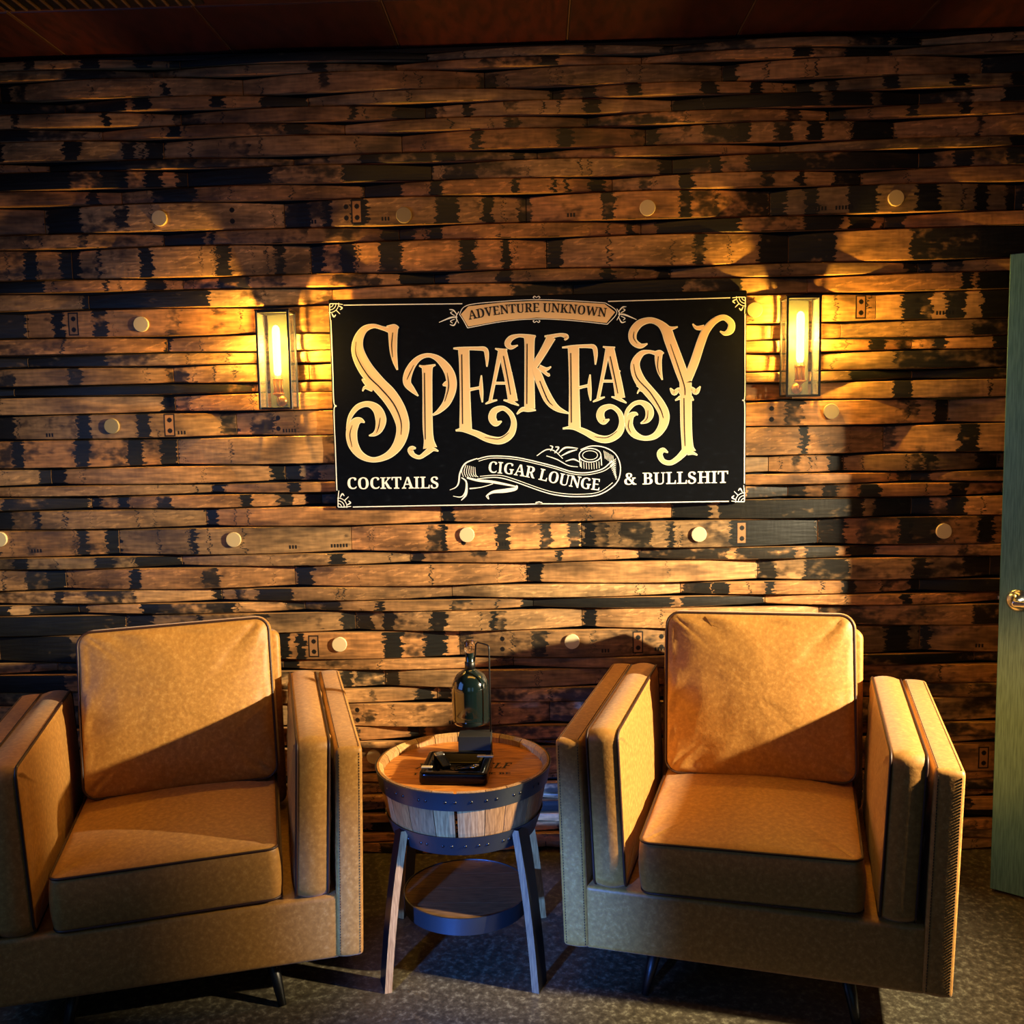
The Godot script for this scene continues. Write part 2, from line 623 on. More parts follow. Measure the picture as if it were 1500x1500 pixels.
func build_sign() -> void:
	var w := 1.4716
	var h := 0.7433
	var sign := thing("wall_sign", "long black wooden sign with ornate gold lettering hanging between the two lit sconces", "sign", Vector3(-0.0085, 1.6831, 0.085))
	var board_m := mat(Color(0.045, 0.050, 0.062), 0.42)
	var sc := NoiseTexture2D.new()
	sc.width = 512
	sc.height = 512
	sc.seamless = true
	sc.noise = FastNoiseLite.new()
	sc.noise.frequency = 0.03
	sc.noise.fractal_octaves = 5
	var ramp := Gradient.new()
	ramp.offsets = PackedFloat32Array([0.0, 0.55, 0.72, 1.0])
	ramp.colors = PackedColorArray([Color(0.018, 0.022, 0.030), Color(0.028, 0.034, 0.044), Color(0.038, 0.046, 0.058), Color(0.11, 0.12, 0.12)])
	sc.color_ramp = ramp
	board_m.albedo_color = Color(0.72, 0.78, 0.92)
	board_m.metallic_specular = 0.3
	board_m.albedo_texture = sc
	board_m.uv1_triplanar = true
	board_m.uv1_scale = Vector3(1.4, 2.6, 1.4)
	part("board", box_mesh(Vector3(0, 0, -0.012), Vector3(w, h, 0.024), 0.003), board_m, sign)
	for s in [-1, 1]:
		part("hanger_batten", box_mesh(Vector3(s * 0.4, 0, -0.032), Vector3(0.05, h * 0.8, 0.018), 0.002), board_m, sign)
	# the pale banner at the top
	var st := begin()
	var pts := read_stroke("-2668:3102 -2400:3374 -1189:3483 10:3511 1205:3453 2397:3348 2763:3061 2462:2692 1196:2846 -1:2927 -1204:2860 -2415:2669")
	var poly := PackedVector2Array()
	for p in pts:
		poly.append(Vector2(p.x, p.y))
	var idx := Geometry2D.triangulate_polygon(poly)
	for i in range(0, idx.size(), 3):
		var tr := [poly[idx[i]], poly[idx[i + 1]], poly[idx[i + 2]]]
		if (tr[1] - tr[0]).cross(tr[2] - tr[0]) < 0.0:
			tr.reverse()
		tri(st, Vector3(tr[0].x, tr[0].y, 0.0008), Vector3(tr[1].x, tr[1].y, 0.0008), Vector3(tr[2].x, tr[2].y, 0.0008))
	part("banner", done(st), gilt_face, sign)
	# border, corners, scrolls and the leaf ribbon
	var ln := begin()
	var k := 0
	for s in [
		"-6820:3513:36 -4685:3493:36 -2609:3469:36",
		"2517:3436:36 4655:3450:36 6783:3466:36",
		"-7292:3003:36 -7286:1326:36 -7292:140:36 -7214:-32:36 -7296:-200:36 -7298:-1596:36 -7300:-3057:36",
		"-6744:-3665:36 -3213:-3657:36 -178:-3664:36 -17:-3585:36 141:-3662:36 3423:-3676:36 6753:-3681:36",
		"7299:2902:36 7303:1467:36 7304:40:36 7224:-101:36 7302:-271:36 7303:-1643:36 7304:-3054:36",
		"-7182:3582:26 -7188:3540:26 -7207:3503:26 -7239:3474:26 -7279:3458:26 -7321:3455:26",
		"-7085:3589:26 -7095:3514:26 -7130:3447:26 -7187:3395:26 -7258:3365:26 -7336:3361:26",
		"-6988:3596:26 -7002:3488:26 -7053:3390:26 -7135:3316:26 -7238:3273:26 -7350:3267:26",
		"-7304:3573:34 -7061:3567:34 -6843:3538:24",
		"-7304:3573:34 -7317:3288:34 -7306:3003:24",
		"-7095:3354:38 -6955:3208:24",
		"-6991:3494:31 -6873:3420:53 -6949:3351:24",
		"-7246:3239:31 -7179:3119:53 -7103:3188:24",
		"7184:3488:26 7187:3447:26 7205:3409:26 7234:3380:26 7272:3361:26 7314:3357:26",
		"7090:3500:26 7096:3426:26 7128:3358:26 7181:3304:26 7249:3272:26 7324:3264:26",
		"6996:3512:26 7005:3405:26 7051:3307:26 7128:3229:26 7226:3182:26 7334:3171:26",
		"7301:3474:34 7065:3480:34 6853:3462:24",
		"7301:3474:34 7303:3194:34 7282:2914:24",
		"7091:3269:38 6950:3132:24",
		"6995:3411:31 6878:3344:53 6949:3273:24",
		"7233:3149:31 7163:3034:53 7092:3106:24",
		"7189:-3713:26 7192:-3670:26 7210:-3631:26 7240:-3601:26 7278:-3584:26 7321:-3581:26",
		"7093:-3721:26 7098:-3644:26 7130:-3574:26 7184:-3520:26 7253:-3488:26 7329:-3484:26",
		"6997:-3730:26 7004:-3618:26 7050:-3516:26 7128:-3438:26 7228:-3393:26 7338:-3386:26",
		"7310:-3703:34 7068:-3699:34 6849:-3670:24",
		"7310:-3703:34 7307:-3409:34 7281:-3114:24",
		"7090:-3478:38 6944:-3329:24",
		"6994:-3624:31 6873:-3548:53 6945:-3476:24",
		"7234:-3358:31 7161:-3235:53 7089:-3307:24",
		"-7157:-3670:26 -7158:-3626:26 -7175:-3586:26 -7204:-3554:26 -7243:-3535:26 -7287:-3531:26",
		"-7058:-3682:26 -7060:-3603:26 -7090:-3530:26 -7143:-3473:26 -7214:-3439:26 -7292:-3431:26",
		"-6959:-3693:26 -6963:-3579:26 -7006:-3475:26 -7083:-3393:26 -7184:-3343:26 -7298:-3332:26",
		"-7280:-3655:34 -7031:-3660:34 -6805:-3639:24",
		"-7280:-3655:34 -7267:-3356:34 -7228:-3058:24",
		"-7046:-3435:38 -6889:-3288:24",
		"-6952:-3586:31 -6824:-3514:53 -6896:-3437:24",
		"-7190:-3308:31 -7109:-3184:53 -7038:-3260:24",
		"-2716:3103:26 -2418:3415:26 -1188:3523:26 11:3553:26 1206:3493:26 2421:3387:26",
		"2421:3387:26 2823:3060:26 2485:2644:26",
		"2485:2644:26 1196:2806:26 -2:2885:26 -1205:2818:26 -2440:2623:26",
		"-2440:2623:26 -2578:2887:26 -2716:3103:26",
		"-2738:3198:24 -2840:3012:38 -2750:2796:24",
		"-2791:3010:29 -3034:2993:58 -3450:2837:19",
		"-2813:3106:24 -2929:3250:48 -3073:3278:19",
		"-2819:2893:24 -2921:2729:48 -3065:2756:19",
		"-2887:3060:24 -3028:3158:34 -2955:3204:19",
		"-2890:2942:24 -3037:2874:34 -2967:2801:19",
		"2824:3177:24 2918:2987:38 2821:2778:24",
		"2870:2988:29 3108:2959:58 3512:2784:19",
		"2895:3082:24 3015:3219:48 3158:3239:19",
		"2893:2870:24 2987:2703:48 3130:2723:19",
		"2966:3033:24 3109:3123:34 3038:3172:19",
		"2965:2915:24 3107:2841:34 3035:2772:19",
		"13:3624:24 -58:3673:29 -107:3627:29 -60:3602:19",
		"13:3624:24 85:3669:29 132:3621:29 84:3598:19",
		"-3:2812:24 -76:2766:29 -123:2815:29 -75:2837:19",
		"-3:2812:24 68:2763:29 117:2809:29 69:2833:19",
		"-2204:-2016:38 -1711:-1915:38 -879:-1968:38 -51:-2156:38 606:-2340:38 1165:-2522:38 1701:-2569:38 2263:-2445:38 2607:-2158:38",
		"-2157:-2090:24 -1688:-1989:24 -881:-2042:24 -52:-2229:24 605:-2413:24 1164:-2596:24 1725:-2643:24 2311:-2519:24 2654:-2281:24",
		"-2224:-2729:34 -1829:-2687:34 -1435:-2695:34 -898:-2843:34 27:-3190:34 589:-3349:38 1298:-3423:38 2131:-3364:38 2745:-2969:38 2908:-2457:38 2766:-1966:38 2380:-1690:38 1883:-1620:38 1493:-1746:34",
		"-2123:-2632:22 -1433:-2608:22 -896:-2754:22 29:-3104:22 590:-3262:22 1300:-3337:22 2108:-3277:22 2624:-2942:22",
		"-2204:-1991:36 -2626:-2155:53 -2833:-2496:53 -2892:-2840:53 -2996:-3011:38 -3221:-3106:19",
		"-2789:-2669:36 -2620:-2820:58 -2655:-3166:48 -2809:-3362:36 -3105:-3331:19",
		"-2597:-2870:48 -2633:-3266:72 -2812:-3486:24",
		"-2592:-2673:60 -2200:-2779:84 -1710:-2837:96 -1171:-2946:72 -804:-3027:36",
		"-2504:-3070:48 -2084:-3028:29 -1662:-2912:24",
		"-1920:-3353:29 -1670:-3209:96 -1225:-3167:144 -855:-3100:120 -803:-2978:48",
		"-1920:-3353:24 -1824:-3454:29 -1869:-3279:24",
		"-2677:-2203:19 -2769:-2423:26 -2714:-2646:17",
		"-2613:-2219:19 -2686:-2449:26 -2625:-2648:17",
		"-2550:-2235:19 -2603:-2475:26 -2537:-2649:17",
		"-2486:-2251:19 -2520:-2502:26 -2448:-2651:17",
		"-2423:-2267:19 -2437:-2528:26 -2359:-2653:17",
		"-2359:-2283:19 -2354:-2554:26 -2271:-2654:17",
		"-2296:-2299:19 -2271:-2580:26 -2182:-2656:17",
		"2508:-2278:17 2631:-2183:29 2753:-2088:17",
		"2534:-2340:17 2645:-2242:29 2752:-2161:17",
		"2561:-2402:17 2659:-2301:29 2752:-2234:17",
		"2587:-2463:17 2673:-2360:29 2751:-2308:17",
		"2613:-2525:17 2687:-2419:29 2750:-2381:17",
		"2639:-2587:17 2701:-2478:29 2750:-2454:17",
		"2665:-2649:17 2715:-2537:29 2749:-2528:17",
		"2692:-2710:17 2729:-2596:29 2749:-2601:17",
		"2718:-2772:17 2743:-2655:29 2748:-2675:17",
		"2744:-2834:17 2757:-2714:29 2747:-2748:17",
		"-71:-1935:29 275:-1722:38 567:-1776:34 855:-2051:24",
		"565:-1850:29 715:-1657:53 593:-1630:24",
		"712:-1852:29 958:-1662:62 1396:-1695:24",
		"807:-1952:29 1102:-1811:62 1371:-1743:24",
		"420:-1773:24 496:-1628:48 399:-1578:19",
		"271:-1942:24 635:-2071:34 1046:-2299:29 1387:-2355:24",
		"951:-2151:24 1244:-2083:53 1486:-2210:24",
		"2220:-1955:34 2166:-2077:34 2022:-2163:34 1826:-2192:34 1631:-2155:34 1491:-2062:34 1441:-1938:34 1497:-1817:34 1643:-1731:34 1839:-1704:34 2032:-1742:34 2172:-1836:34 2220:-1959:34",
		"2098:-1953:22 2061:-2032:22 1962:-2088:22 1828:-2106:22 1694:-2082:22 1597:-2022:22 1563:-1941:22 1601:-1863:22 1701:-1807:22 1836:-1789:22 1969:-1814:22 2065:-1875:22 2098:-1956:22",
		"1441:-1964:34 1484:-2357:34",
		"2219:-1980:34 2240:-2322:34",
		"1511:-2161:19 1520:-2406:19",
		"1601:-2190:19 1610:-2424:19",
		"1691:-2213:19 1700:-2439:19",
		"1781:-2226:19 1790:-2447:19",
		"1871:-2228:19 1881:-2449:19",
		"1961:-2218:19 1971:-2444:19",
		"2052:-2198:19 2061:-2433:19",
		"2142:-2174:19 2151:-2418:19",
		"2319:-1787:17 2364:-2080:17",
		"2372:-1817:17 2417:-2120:17",
		"2425:-1847:17 2470:-2160:17",
		"2478:-1877:17 2524:-2201:17",
		"2531:-1908:17 2577:-2241:17",
		"2584:-1938:17 2630:-2281:17",
		"2638:-1968:17 2683:-2321:17"]:
		add_stroke(ln, read_stroke(s), 0.0007 + (k % 5) * 0.00005)
		k += 1
	part("ornament_lines", done(ln), ink_white, sign).set_meta("kind", "stuff")
	letter(sign, ["-5086:2693:359 -5099:2359:305 -5096:1871:250 -5044:1490:163 -4977:1205:44", "-5211:2604:185 -5456:2680:131 -5783:2764:141 -6120:2642:239 -6340:2280:348 -6358:1846:457 -6121:1296:522 -5699:751:533 -5274:265:566 -4962:-292:533 -4843:-847:457 -5003:-1398:370 -5382:-1808:250 -5922:-1976:174 -6381:-1805:250 -6645:-1421:359 -6692:-975:392 -6555:-645:326 -6367:-555:196 -6208:-636:33", "-6844:-861:76 -6724:-420:141 -6441:-79:185 -6063:18:196 -5753:-165:316 -5623:-526:381 -5692:-857:283 -5856:-1047:152 -6071:-1104:33", "-5816:606:326 -6060:759:218 -6254:906:44", "-5901:580:239 -6150:613:109 -6250:478:27", "-5316:2731:44 -5041:2724:163 -4878:2677:44"], ["-5093:2520:27 -5148:2089:38 -5126:1655:16", "-6414:2228:16 -6418:1739:33 -6048:1049:44 -5595:574:44 -5145:15:44 -4901:-597:38 -4908:-1094:16", "-6654:-726:16 -6752:-1057:33 -6688:-1503:16", "-5637:-471:16 -5706:-801:33 -5799:-1021:11"])
	letter(sign, ["-4258:270:33 -4461:494:185 -4640:744:272 -4595:1071:283 -4394:1420:229 -4116:1642:163 -3783:1688:141 -3431:1496:239 -3125:1065:337 -3063:572:359 -3228:56:272 -3516:-268:152 -3759:-416:54", "-3376:634:44 -3264:675:163 -3124:738:163", "-3905:1344:468 -3911:1164:359 -3929:318:337 -3949:-782:348 -3922:-1281:348 -3887:-1587:490", "-4198:1340:44 -4045:1292:98 -3824:1298:120 -3612:1359:44", "-3809:-1588:218 -4039:-1767:174 -4267:-1908:131 -4488:-1836:152 -4594:-1667:196 -4523:-1574:141 -4396:-1593:44", "-3922:-1614:141 -3727:-1645:98 -3590:-1709:33"], ["-4641:853:16 -4522:1096:27 -4374:1365:11", "-3197:1066:11 -3157:575:33 -3311:58:16", "-4008:1085:33 -4027:-119:38 -4044:-1278:27"])
	letter(sign, ["-2594:1910:392 -2585:1270:359 -2585:289:359 -2593:-948:435", "-2967:1919:44 -2703:1912:98 -2155:1899:120 -1838:1860:152 -1778:1604:131 -1788:1252:33", "-2415:460:109 -2193:499:87 -2027:522:109", "-1988:957:33 -2008:604:120 -1999:330:120 -1975:1:33", "-2955:-979:44 -2677:-963:141 -2237:-1094:207 -1798:-1296:239 -1356:-1366:250 -1008:-1163:250 -867:-791:196 -959:-448:163 -1229:-223:152 -1541:-309:229 -1635:-555:272 -1507:-750:218 -1296:-683:33"], ["-2665:1706:33 -2677:564:38 -2693:-753:33", "-1908:-1238:16 -1410:-1304:33 -1045:-1090:16"])
	letter(sign, ["-1291:1793:163 -1494:919:120 -1698:23:109", "-1866:-56:33 -1681:23:87 -1443:72:33", "-1235:1845:294 -1126:1345:294 -1003:745:305 -882:5:337", "-1222:67:33 -938:-10:109 -676:-136:33", "-1486:1884:33 -1279:1825:98 -1049:1841:33", "-1527:669:87 -1115:660:87", "-997:1017:163 -887:1003:33"], ["-1186:1617:33 -1055:855:38 -959:253:27"])
	letter(sign, ["-258:2286:457 -262:2081:348 -284:1000:337 -293:-254:370", "-39:2291:44 -312:2287:131 -639:2316:109 -914:2231:185 -1039:2046:207 -916:1913:141 -674:1983:33", "-74:-313:33 -338:-297:131 -558:-276:141 -760:-441:33", "520:2251:305 193:1693:250 -156:1187:229 -295:1066:109", "269:2273:44 547:2277:120 847:2313:109 1042:2244:163 975:2127:44", "-155:1214:109 -23:994:283 160:528:305 398:32:316 695:-275:196 1121:-459:33", "64:1209:163 308:1123:120 490:1210:33", "64:1209:163 387:904:76 399:985:22"], ["-345:2029:33 -366:1002:38 -389:-87:33", "82:721:27 344:61:38 532:-162:16"])
	letter(sign, ["1287:1894:392 1293:1181:359 1295:204:359 1290:-945:424", "884:1871:44 1276:1894:98 1766:1899:120 2010:1855:152 2067:1595:131 2052:1245:33", "1452:445:98 1666:495:87 1814:519:109", "1863:908:33 1837:573:120 1844:301:120 1873:-16:33", "866:-981:44 1235:-955:131 1618:-1095:196 2110:-1347:239 2505:-1383:250 2853:-1175:250 2977:-816:196 2887:-458:163 2615:-239:152 2297:-320:229 2206:-559:272 2325:-758:218 2529:-686:33"], ["1191:1670:33 1191:533:38 1182:-778:33", "2000:-1290:16 2440:-1326:33 2799:-1114:16"])
	letter(sign, ["2499:1790:163 2327:941:120 2137:49:109", "1949:-56:33 2153:33:87 2372:104:33", "2569:1810:294 2710:1149:294 2830:605:305 2918:49:337", "2607:110:33 2891:17:109 3141:-120:33", "2320:1869:33 2526:1821:98 2754:1838:33", "2296:666:87 2705:656:87", "2817:995:163 2932:1003:33"], ["2578:1530:33 2734:770:38 2838:224:27"])
	letter(sign, ["4287:1608:272 4270:1329:229 4312:977:163 4409:667:33", "4205:1589:141 3935:1659:109 3664:1590:196 3467:1293:294 3486:969:348 3669:586:370 3994:199:370 4297:-188:370 4470:-574:359 4415:-955:305 4151:-1290:218 3767:-1381:152 3401:-1220:239 3223:-903:272 3279:-603:229 3444:-508:131 3542:-554:27", "3092:-818:76 3149:-447:131 3370:-179:141 3643:-109:152 3882:-261:250 3958:-508:283 3858:-736:196 3628:-851:33", "3847:338:294 3657:451:185 3494:482:33", "3765:324:196 3602:327:76 3520:199:22", "4097:1629:44 4314:1640:131 4465:1593:33"], ["4270:1490:27 4247:1114:27 4322:842:11", "3401:1241:16 3523:752:33 3983:227:38 4335:-352:38 4443:-682:16", "3240:-712:16 3200:-957:27 3292:-1179:11", "3898:-398:16 3869:-670:27 3732:-821:11"])
	letter(sign, ["3893:1940:33 3638:1870:174 3396:2048:250 3387:2359:283 3627:2652:250 3994:2750:196 4328:2624:229 4559:2368:359 4666:2071:381 4855:1557:392 5060:987:403 5233:551:392", "4452:2568:109 4694:2455:120 4953:2502:33", "5287:658:305 5530:1246:305 5761:1938:294 5943:2361:272 6243:2684:218 6564:2793:185 6812:2595:229 6792:2351:250 6605:2238:141 6427:2317:33", "5470:2596:33 5610:2454:120 5878:2458:185", "5222:552:414 5233:9:403 5244:-972:392 5288:-1659:392 5332:-1907:501", "5206:-1861:250 4960:-2110:196 4685:-2270:163 4422:-2199:163 4302:-1953:196 4423:-1812:163 4598:-1904:33", "5288:-1934:141 5480:-1938:98 5638:-2013:33", "4679:374:33 4826:208:185 4989:340:87 5059:176:109", "5743:415:33 5586:219:185 5429:357:87 5369:169:109", "4853:-64:33 5043:40:131", "5505:-78:33 5407:33:131"], ["4693:1910:16 4935:1206:33 5179:444:38 5206:118:33", "5168:11:33 5179:-971:38 5206:-1685:27", "3425:2369:16 3407:2155:27 3530:1948:11"])
	words(sign, "ADVENTURE UNKNOWN", "-2384:2906 -1199:3077 3:3123 1199:3053 2440:2893", 0.0312, ink_dark)
	words(sign, "COCKTAILS", "-6940:-3013 -5274:-3026 -3590:-3038", 0.0420, ink_white)
	words(sign, "&", "3013:-3031 3475:-3027", 0.0420, ink_white)
	words(sign, "BULLSHIT", "3670:-3026 5200:-3022 6737:-3019", 0.0427, ink_white)
	words(sign, "CIGAR LOUNGE", "-1849:-2502 -1089:-2578 -331:-2715 498:-2915 1352:-3103 2157:-3217", 0.0408, ink_white)

# ------------------------------------------------------------------ sconces
func build_sconce(label: String, at: Vector3, tilt: float) -> void:
	var s := thing("wall_sconce", label, "sconce", at, 0.0, "pair of lit glass box sconces")
	var w := 0.106
	var h := 0.306
	var d := 0.088
	var st := begin(false)
	var b := 0.0065
	for x in [-1, 1]:
		for z in [0, 1]:
			add_box(st, Vector3(x * (w - b) / 2, h / 2, b / 2 + z * (d - b)), Vector3(b, h, b), 0.0008)
		for y in [0, 1]:
			add_box(st, Vector3(x * (w - b) / 2, b / 2 + y * (h - b), d / 2), Vector3(b, b, d - 2 * b), 0.0008)
	for y in [0, 1]:
		for z in [0, 1]:
			add_box(st, Vector3(0, b / 2 + y * (h - b), b / 2 + z * (d - b)), Vector3(w - 2 * b, b, b), 0.0008)
	part("frame", done(st), black_metal, s)
	part("top_plate", box_mesh(Vector3(0, h + 0.002, d / 2), Vector3(w + 0.004, 0.004, d + 0.002), 0.001), black_metal, s)
	part("back_plate", box_mesh(Vector3(0, h / 2, 0.004), Vector3(0.072, h - 0.012, 0.005), 0.001), mat(Color(0.20, 0.21, 0.15), 0.55, 0.2), s)
	part("mounting_block", box_mesh(Vector3(0, h / 2, -0.030), Vector3(0.066, h - 0.03, 0.058), 0.001), black_metal, s)
	part("glass_pane", box_mesh(Vector3(0, h / 2, d - b / 2), Vector3(w - 2 * b, h - 2 * b, 0.002), 0.0002), glass_m, s)
	for x in [-1, 1]:
		part("glass_pane", box_mesh(Vector3(x * (w - b) / 2, h / 2, d / 2), Vector3(0.002, h - 2 * b, d - 2 * b), 0.0002), glass_m, s)
	var z := d * 0.52
	# round rose on the back plate, arm, cup and slotted candle sleeve
	part("rose", lathe_mesh(PackedVector2Array([Vector2(0.017, 0.0), Vector2(0.017, 0.004), Vector2(0.011, 0.008), Vector2(0.0, 0.009)]), 20, Transform3D(Basis(Vector3.RIGHT, PI / 2), Vector3(0, 0.026, 0.006))), brass, s)
	part("arm", tube_mesh([Vector3(0, 0.026, 0.012), Vector3(0, 0.024, z - 0.010), Vector3(0, 0.027, z - 0.002), Vector3(0, 0.034, z), Vector3(0, 0.044, z)], 0.0034, 8), brass, s)
	part("cup", lathe_mesh(PackedVector2Array([Vector2(0.004, 0.038), Vector2(0.010, 0.043), Vector2(0.0185, 0.047), Vector2(0.0185, 0.051), Vector2(0.008, 0.053), Vector2(0.0, 0.053)]), 20, Transform3D(Basis(), Vector3(0, 0, z))), brass, s)
	var sl := begin()
	for k in 6:
		var a := TAU * k / 6
		add_tube(sl, [Vector3(cos(a) * 0.0125, 0.050, z + sin(a) * 0.0125), Vector3(cos(a) * 0.0125, 0.094, z + sin(a) * 0.0125)], 0.0028, 6)
	add_lathe(sl, PackedVector2Array([Vector2(0.010, 0.092), Vector2(0.0165, 0.092), Vector2(0.0165, 0.097), Vector2(0.010, 0.097), Vector2(0.010, 0.092)]), 20, Transform3D(Basis(), Vector3(0, 0, z)))
	part("socket_cage", done(sl), brass, s)
	part("socket", lathe_mesh(PackedVector2Array([Vector2(0.0, 0.053), Vector2(0.0085, 0.053), Vector2(0.0085, 0.104), Vector2(0.0, 0.105)]), 16, Transform3D(Basis(), Vector3(0, 0, z))), mat(Color(0.75, 0.62, 0.40), 0.4, 0.6), s)
	var bulb_m := mat(Color(1.0, 0.86, 0.55), 0.3)
	bulb_m.emission_enabled = true
	bulb_m.emission = Color(1.0, 0.92, 0.70)
	bulb_m.emission_energy_multiplier = 1.8
	part("bulb", lathe_mesh(PackedVector2Array([Vector2(0.0, 0.105), Vector2(0.009, 0.106), Vector2(0.0125, 0.118), Vector2(0.0130, 0.242), Vector2(0.0115, 0.256), Vector2(0.006, 0.263), Vector2(0.0, 0.265)]), 20, Transform3D(Basis(), Vector3(0, 0, z))), bulb_m, s)
	s.scale = Vector3.ONE * 1.112
	var l := OmniLight3D.new()
	l.name = "bulb_light"
	l.light_color = Color(1.0, 0.76, 0.30)
	l.light_energy = SCONCE
	l.light_size = 0.012
	l.omni_range = 9.0
	l.omni_attenuation = 2.0
	l.shadow_enabled = true
	l.position = Vector3(0, 0.19, z)
	s.add_child(l)

const SCONCE := 0.72

# ------------------------------------------------------------------ barrel table and what stands on it
func wood_material(sd: int, low: Color, high: Color, along: Vector3, rough := 0.5) -> StandardMaterial3D:
	var m := mat(Color.WHITE, rough)
	var tx := NoiseTexture2D.new()
	tx.width = 512
	tx.height = 512
	tx.seamless = true
	tx.noise = FastNoiseLite.new()
	tx.noise.seed = sd
	tx.noise.frequency = 0.02
	tx.noise.fractal_octaves = 5
	var g := Gradient.new()
	g.offsets = PackedFloat32Array([0.15, 0.5, 0.85])
	g.colors = PackedColorArray([low, low.lerp(high, 0.6), high])
	tx.color_ramp = g
	m.albedo_texture = tx
	m.uv1_triplanar = true
	m.uv1_scale = along
	m.uv1_offset = Vector3(sd * 0.37, sd * 0.21, sd * 0.13)
	return m

# slice of a disc between two chords, as one plank
func disc_plank(r: float, z0: float, z1: float, thick: float) -> ArrayMesh:
	var st := begin(false)
	var top := PackedVector3Array()
	for k in 13:
		var z := lerpf(z0, z1, k / 12.0)
		top.append(Vector3(sqrt(maxf(r * r - z * z, 0.0)), 0, z))
	for k in 13:
		var z := lerpf(z1, z0, k / 12.0)
		top.append(Vector3(-sqrt(maxf(r * r - z * z, 0.0)), 0, z))
	var mid := Vector3(0, -thick / 2, (z0 + z1) / 2)
	for i in range(1, top.size() - 1):
		var a := top[0]
		face(st, [a, top[i], top[i + 1]], mid)
		var dn := Vector3(0, -thick, 0)
		face(st, [a + dn, top[i] + dn, top[i + 1] + dn], mid)
	for i in top.size():
		var a := top[i]
		var b := top[(i + 1) % top.size()]
		if a.distance_to(b) > 1e-5:
			face(st, [a, b, b - Vector3(0, thick, 0), a - Vector3(0, thick, 0)], mid)
	return done(st)

func band(prof: PackedVector2Array, a0: float, a1: float, n: int) -> ArrayMesh:
	var st := begin(false)
	var mid_r := 0.0
	var mid_y := 0.0
	for p in prof:
		mid_r += p.x / prof.size()
		mid_y += p.y / prof.size()
	var am := (a0 + a1) / 2
	var secs := []
	for k in n + 1:
		var a := lerpf(a0, a1, float(k) / n)
		var sec := []
		for p in prof:
			sec.append(Vector3(p.x * sin(a), p.y, p.x * cos(a)))
		secs.append(sec)
	for k in n:
		var ac := lerpf(a0, a1, (k + 0.5) / n)
		var mid := Vector3(mid_r * sin(ac), mid_y, mid_r * cos(ac))
		for i in prof.size():
			var j := (i + 1) % prof.size()
			face(st, [secs[k][i], secs[k + 1][i], secs[k + 1][j], secs[k][j]], mid)
	face(st, secs[0], Vector3(mid_r * sin(am), mid_y, mid_r * cos(am)))
	face(st, secs[n], Vector3(mid_r * sin(am), mid_y, mid_r * cos(am)))
	return done(st)

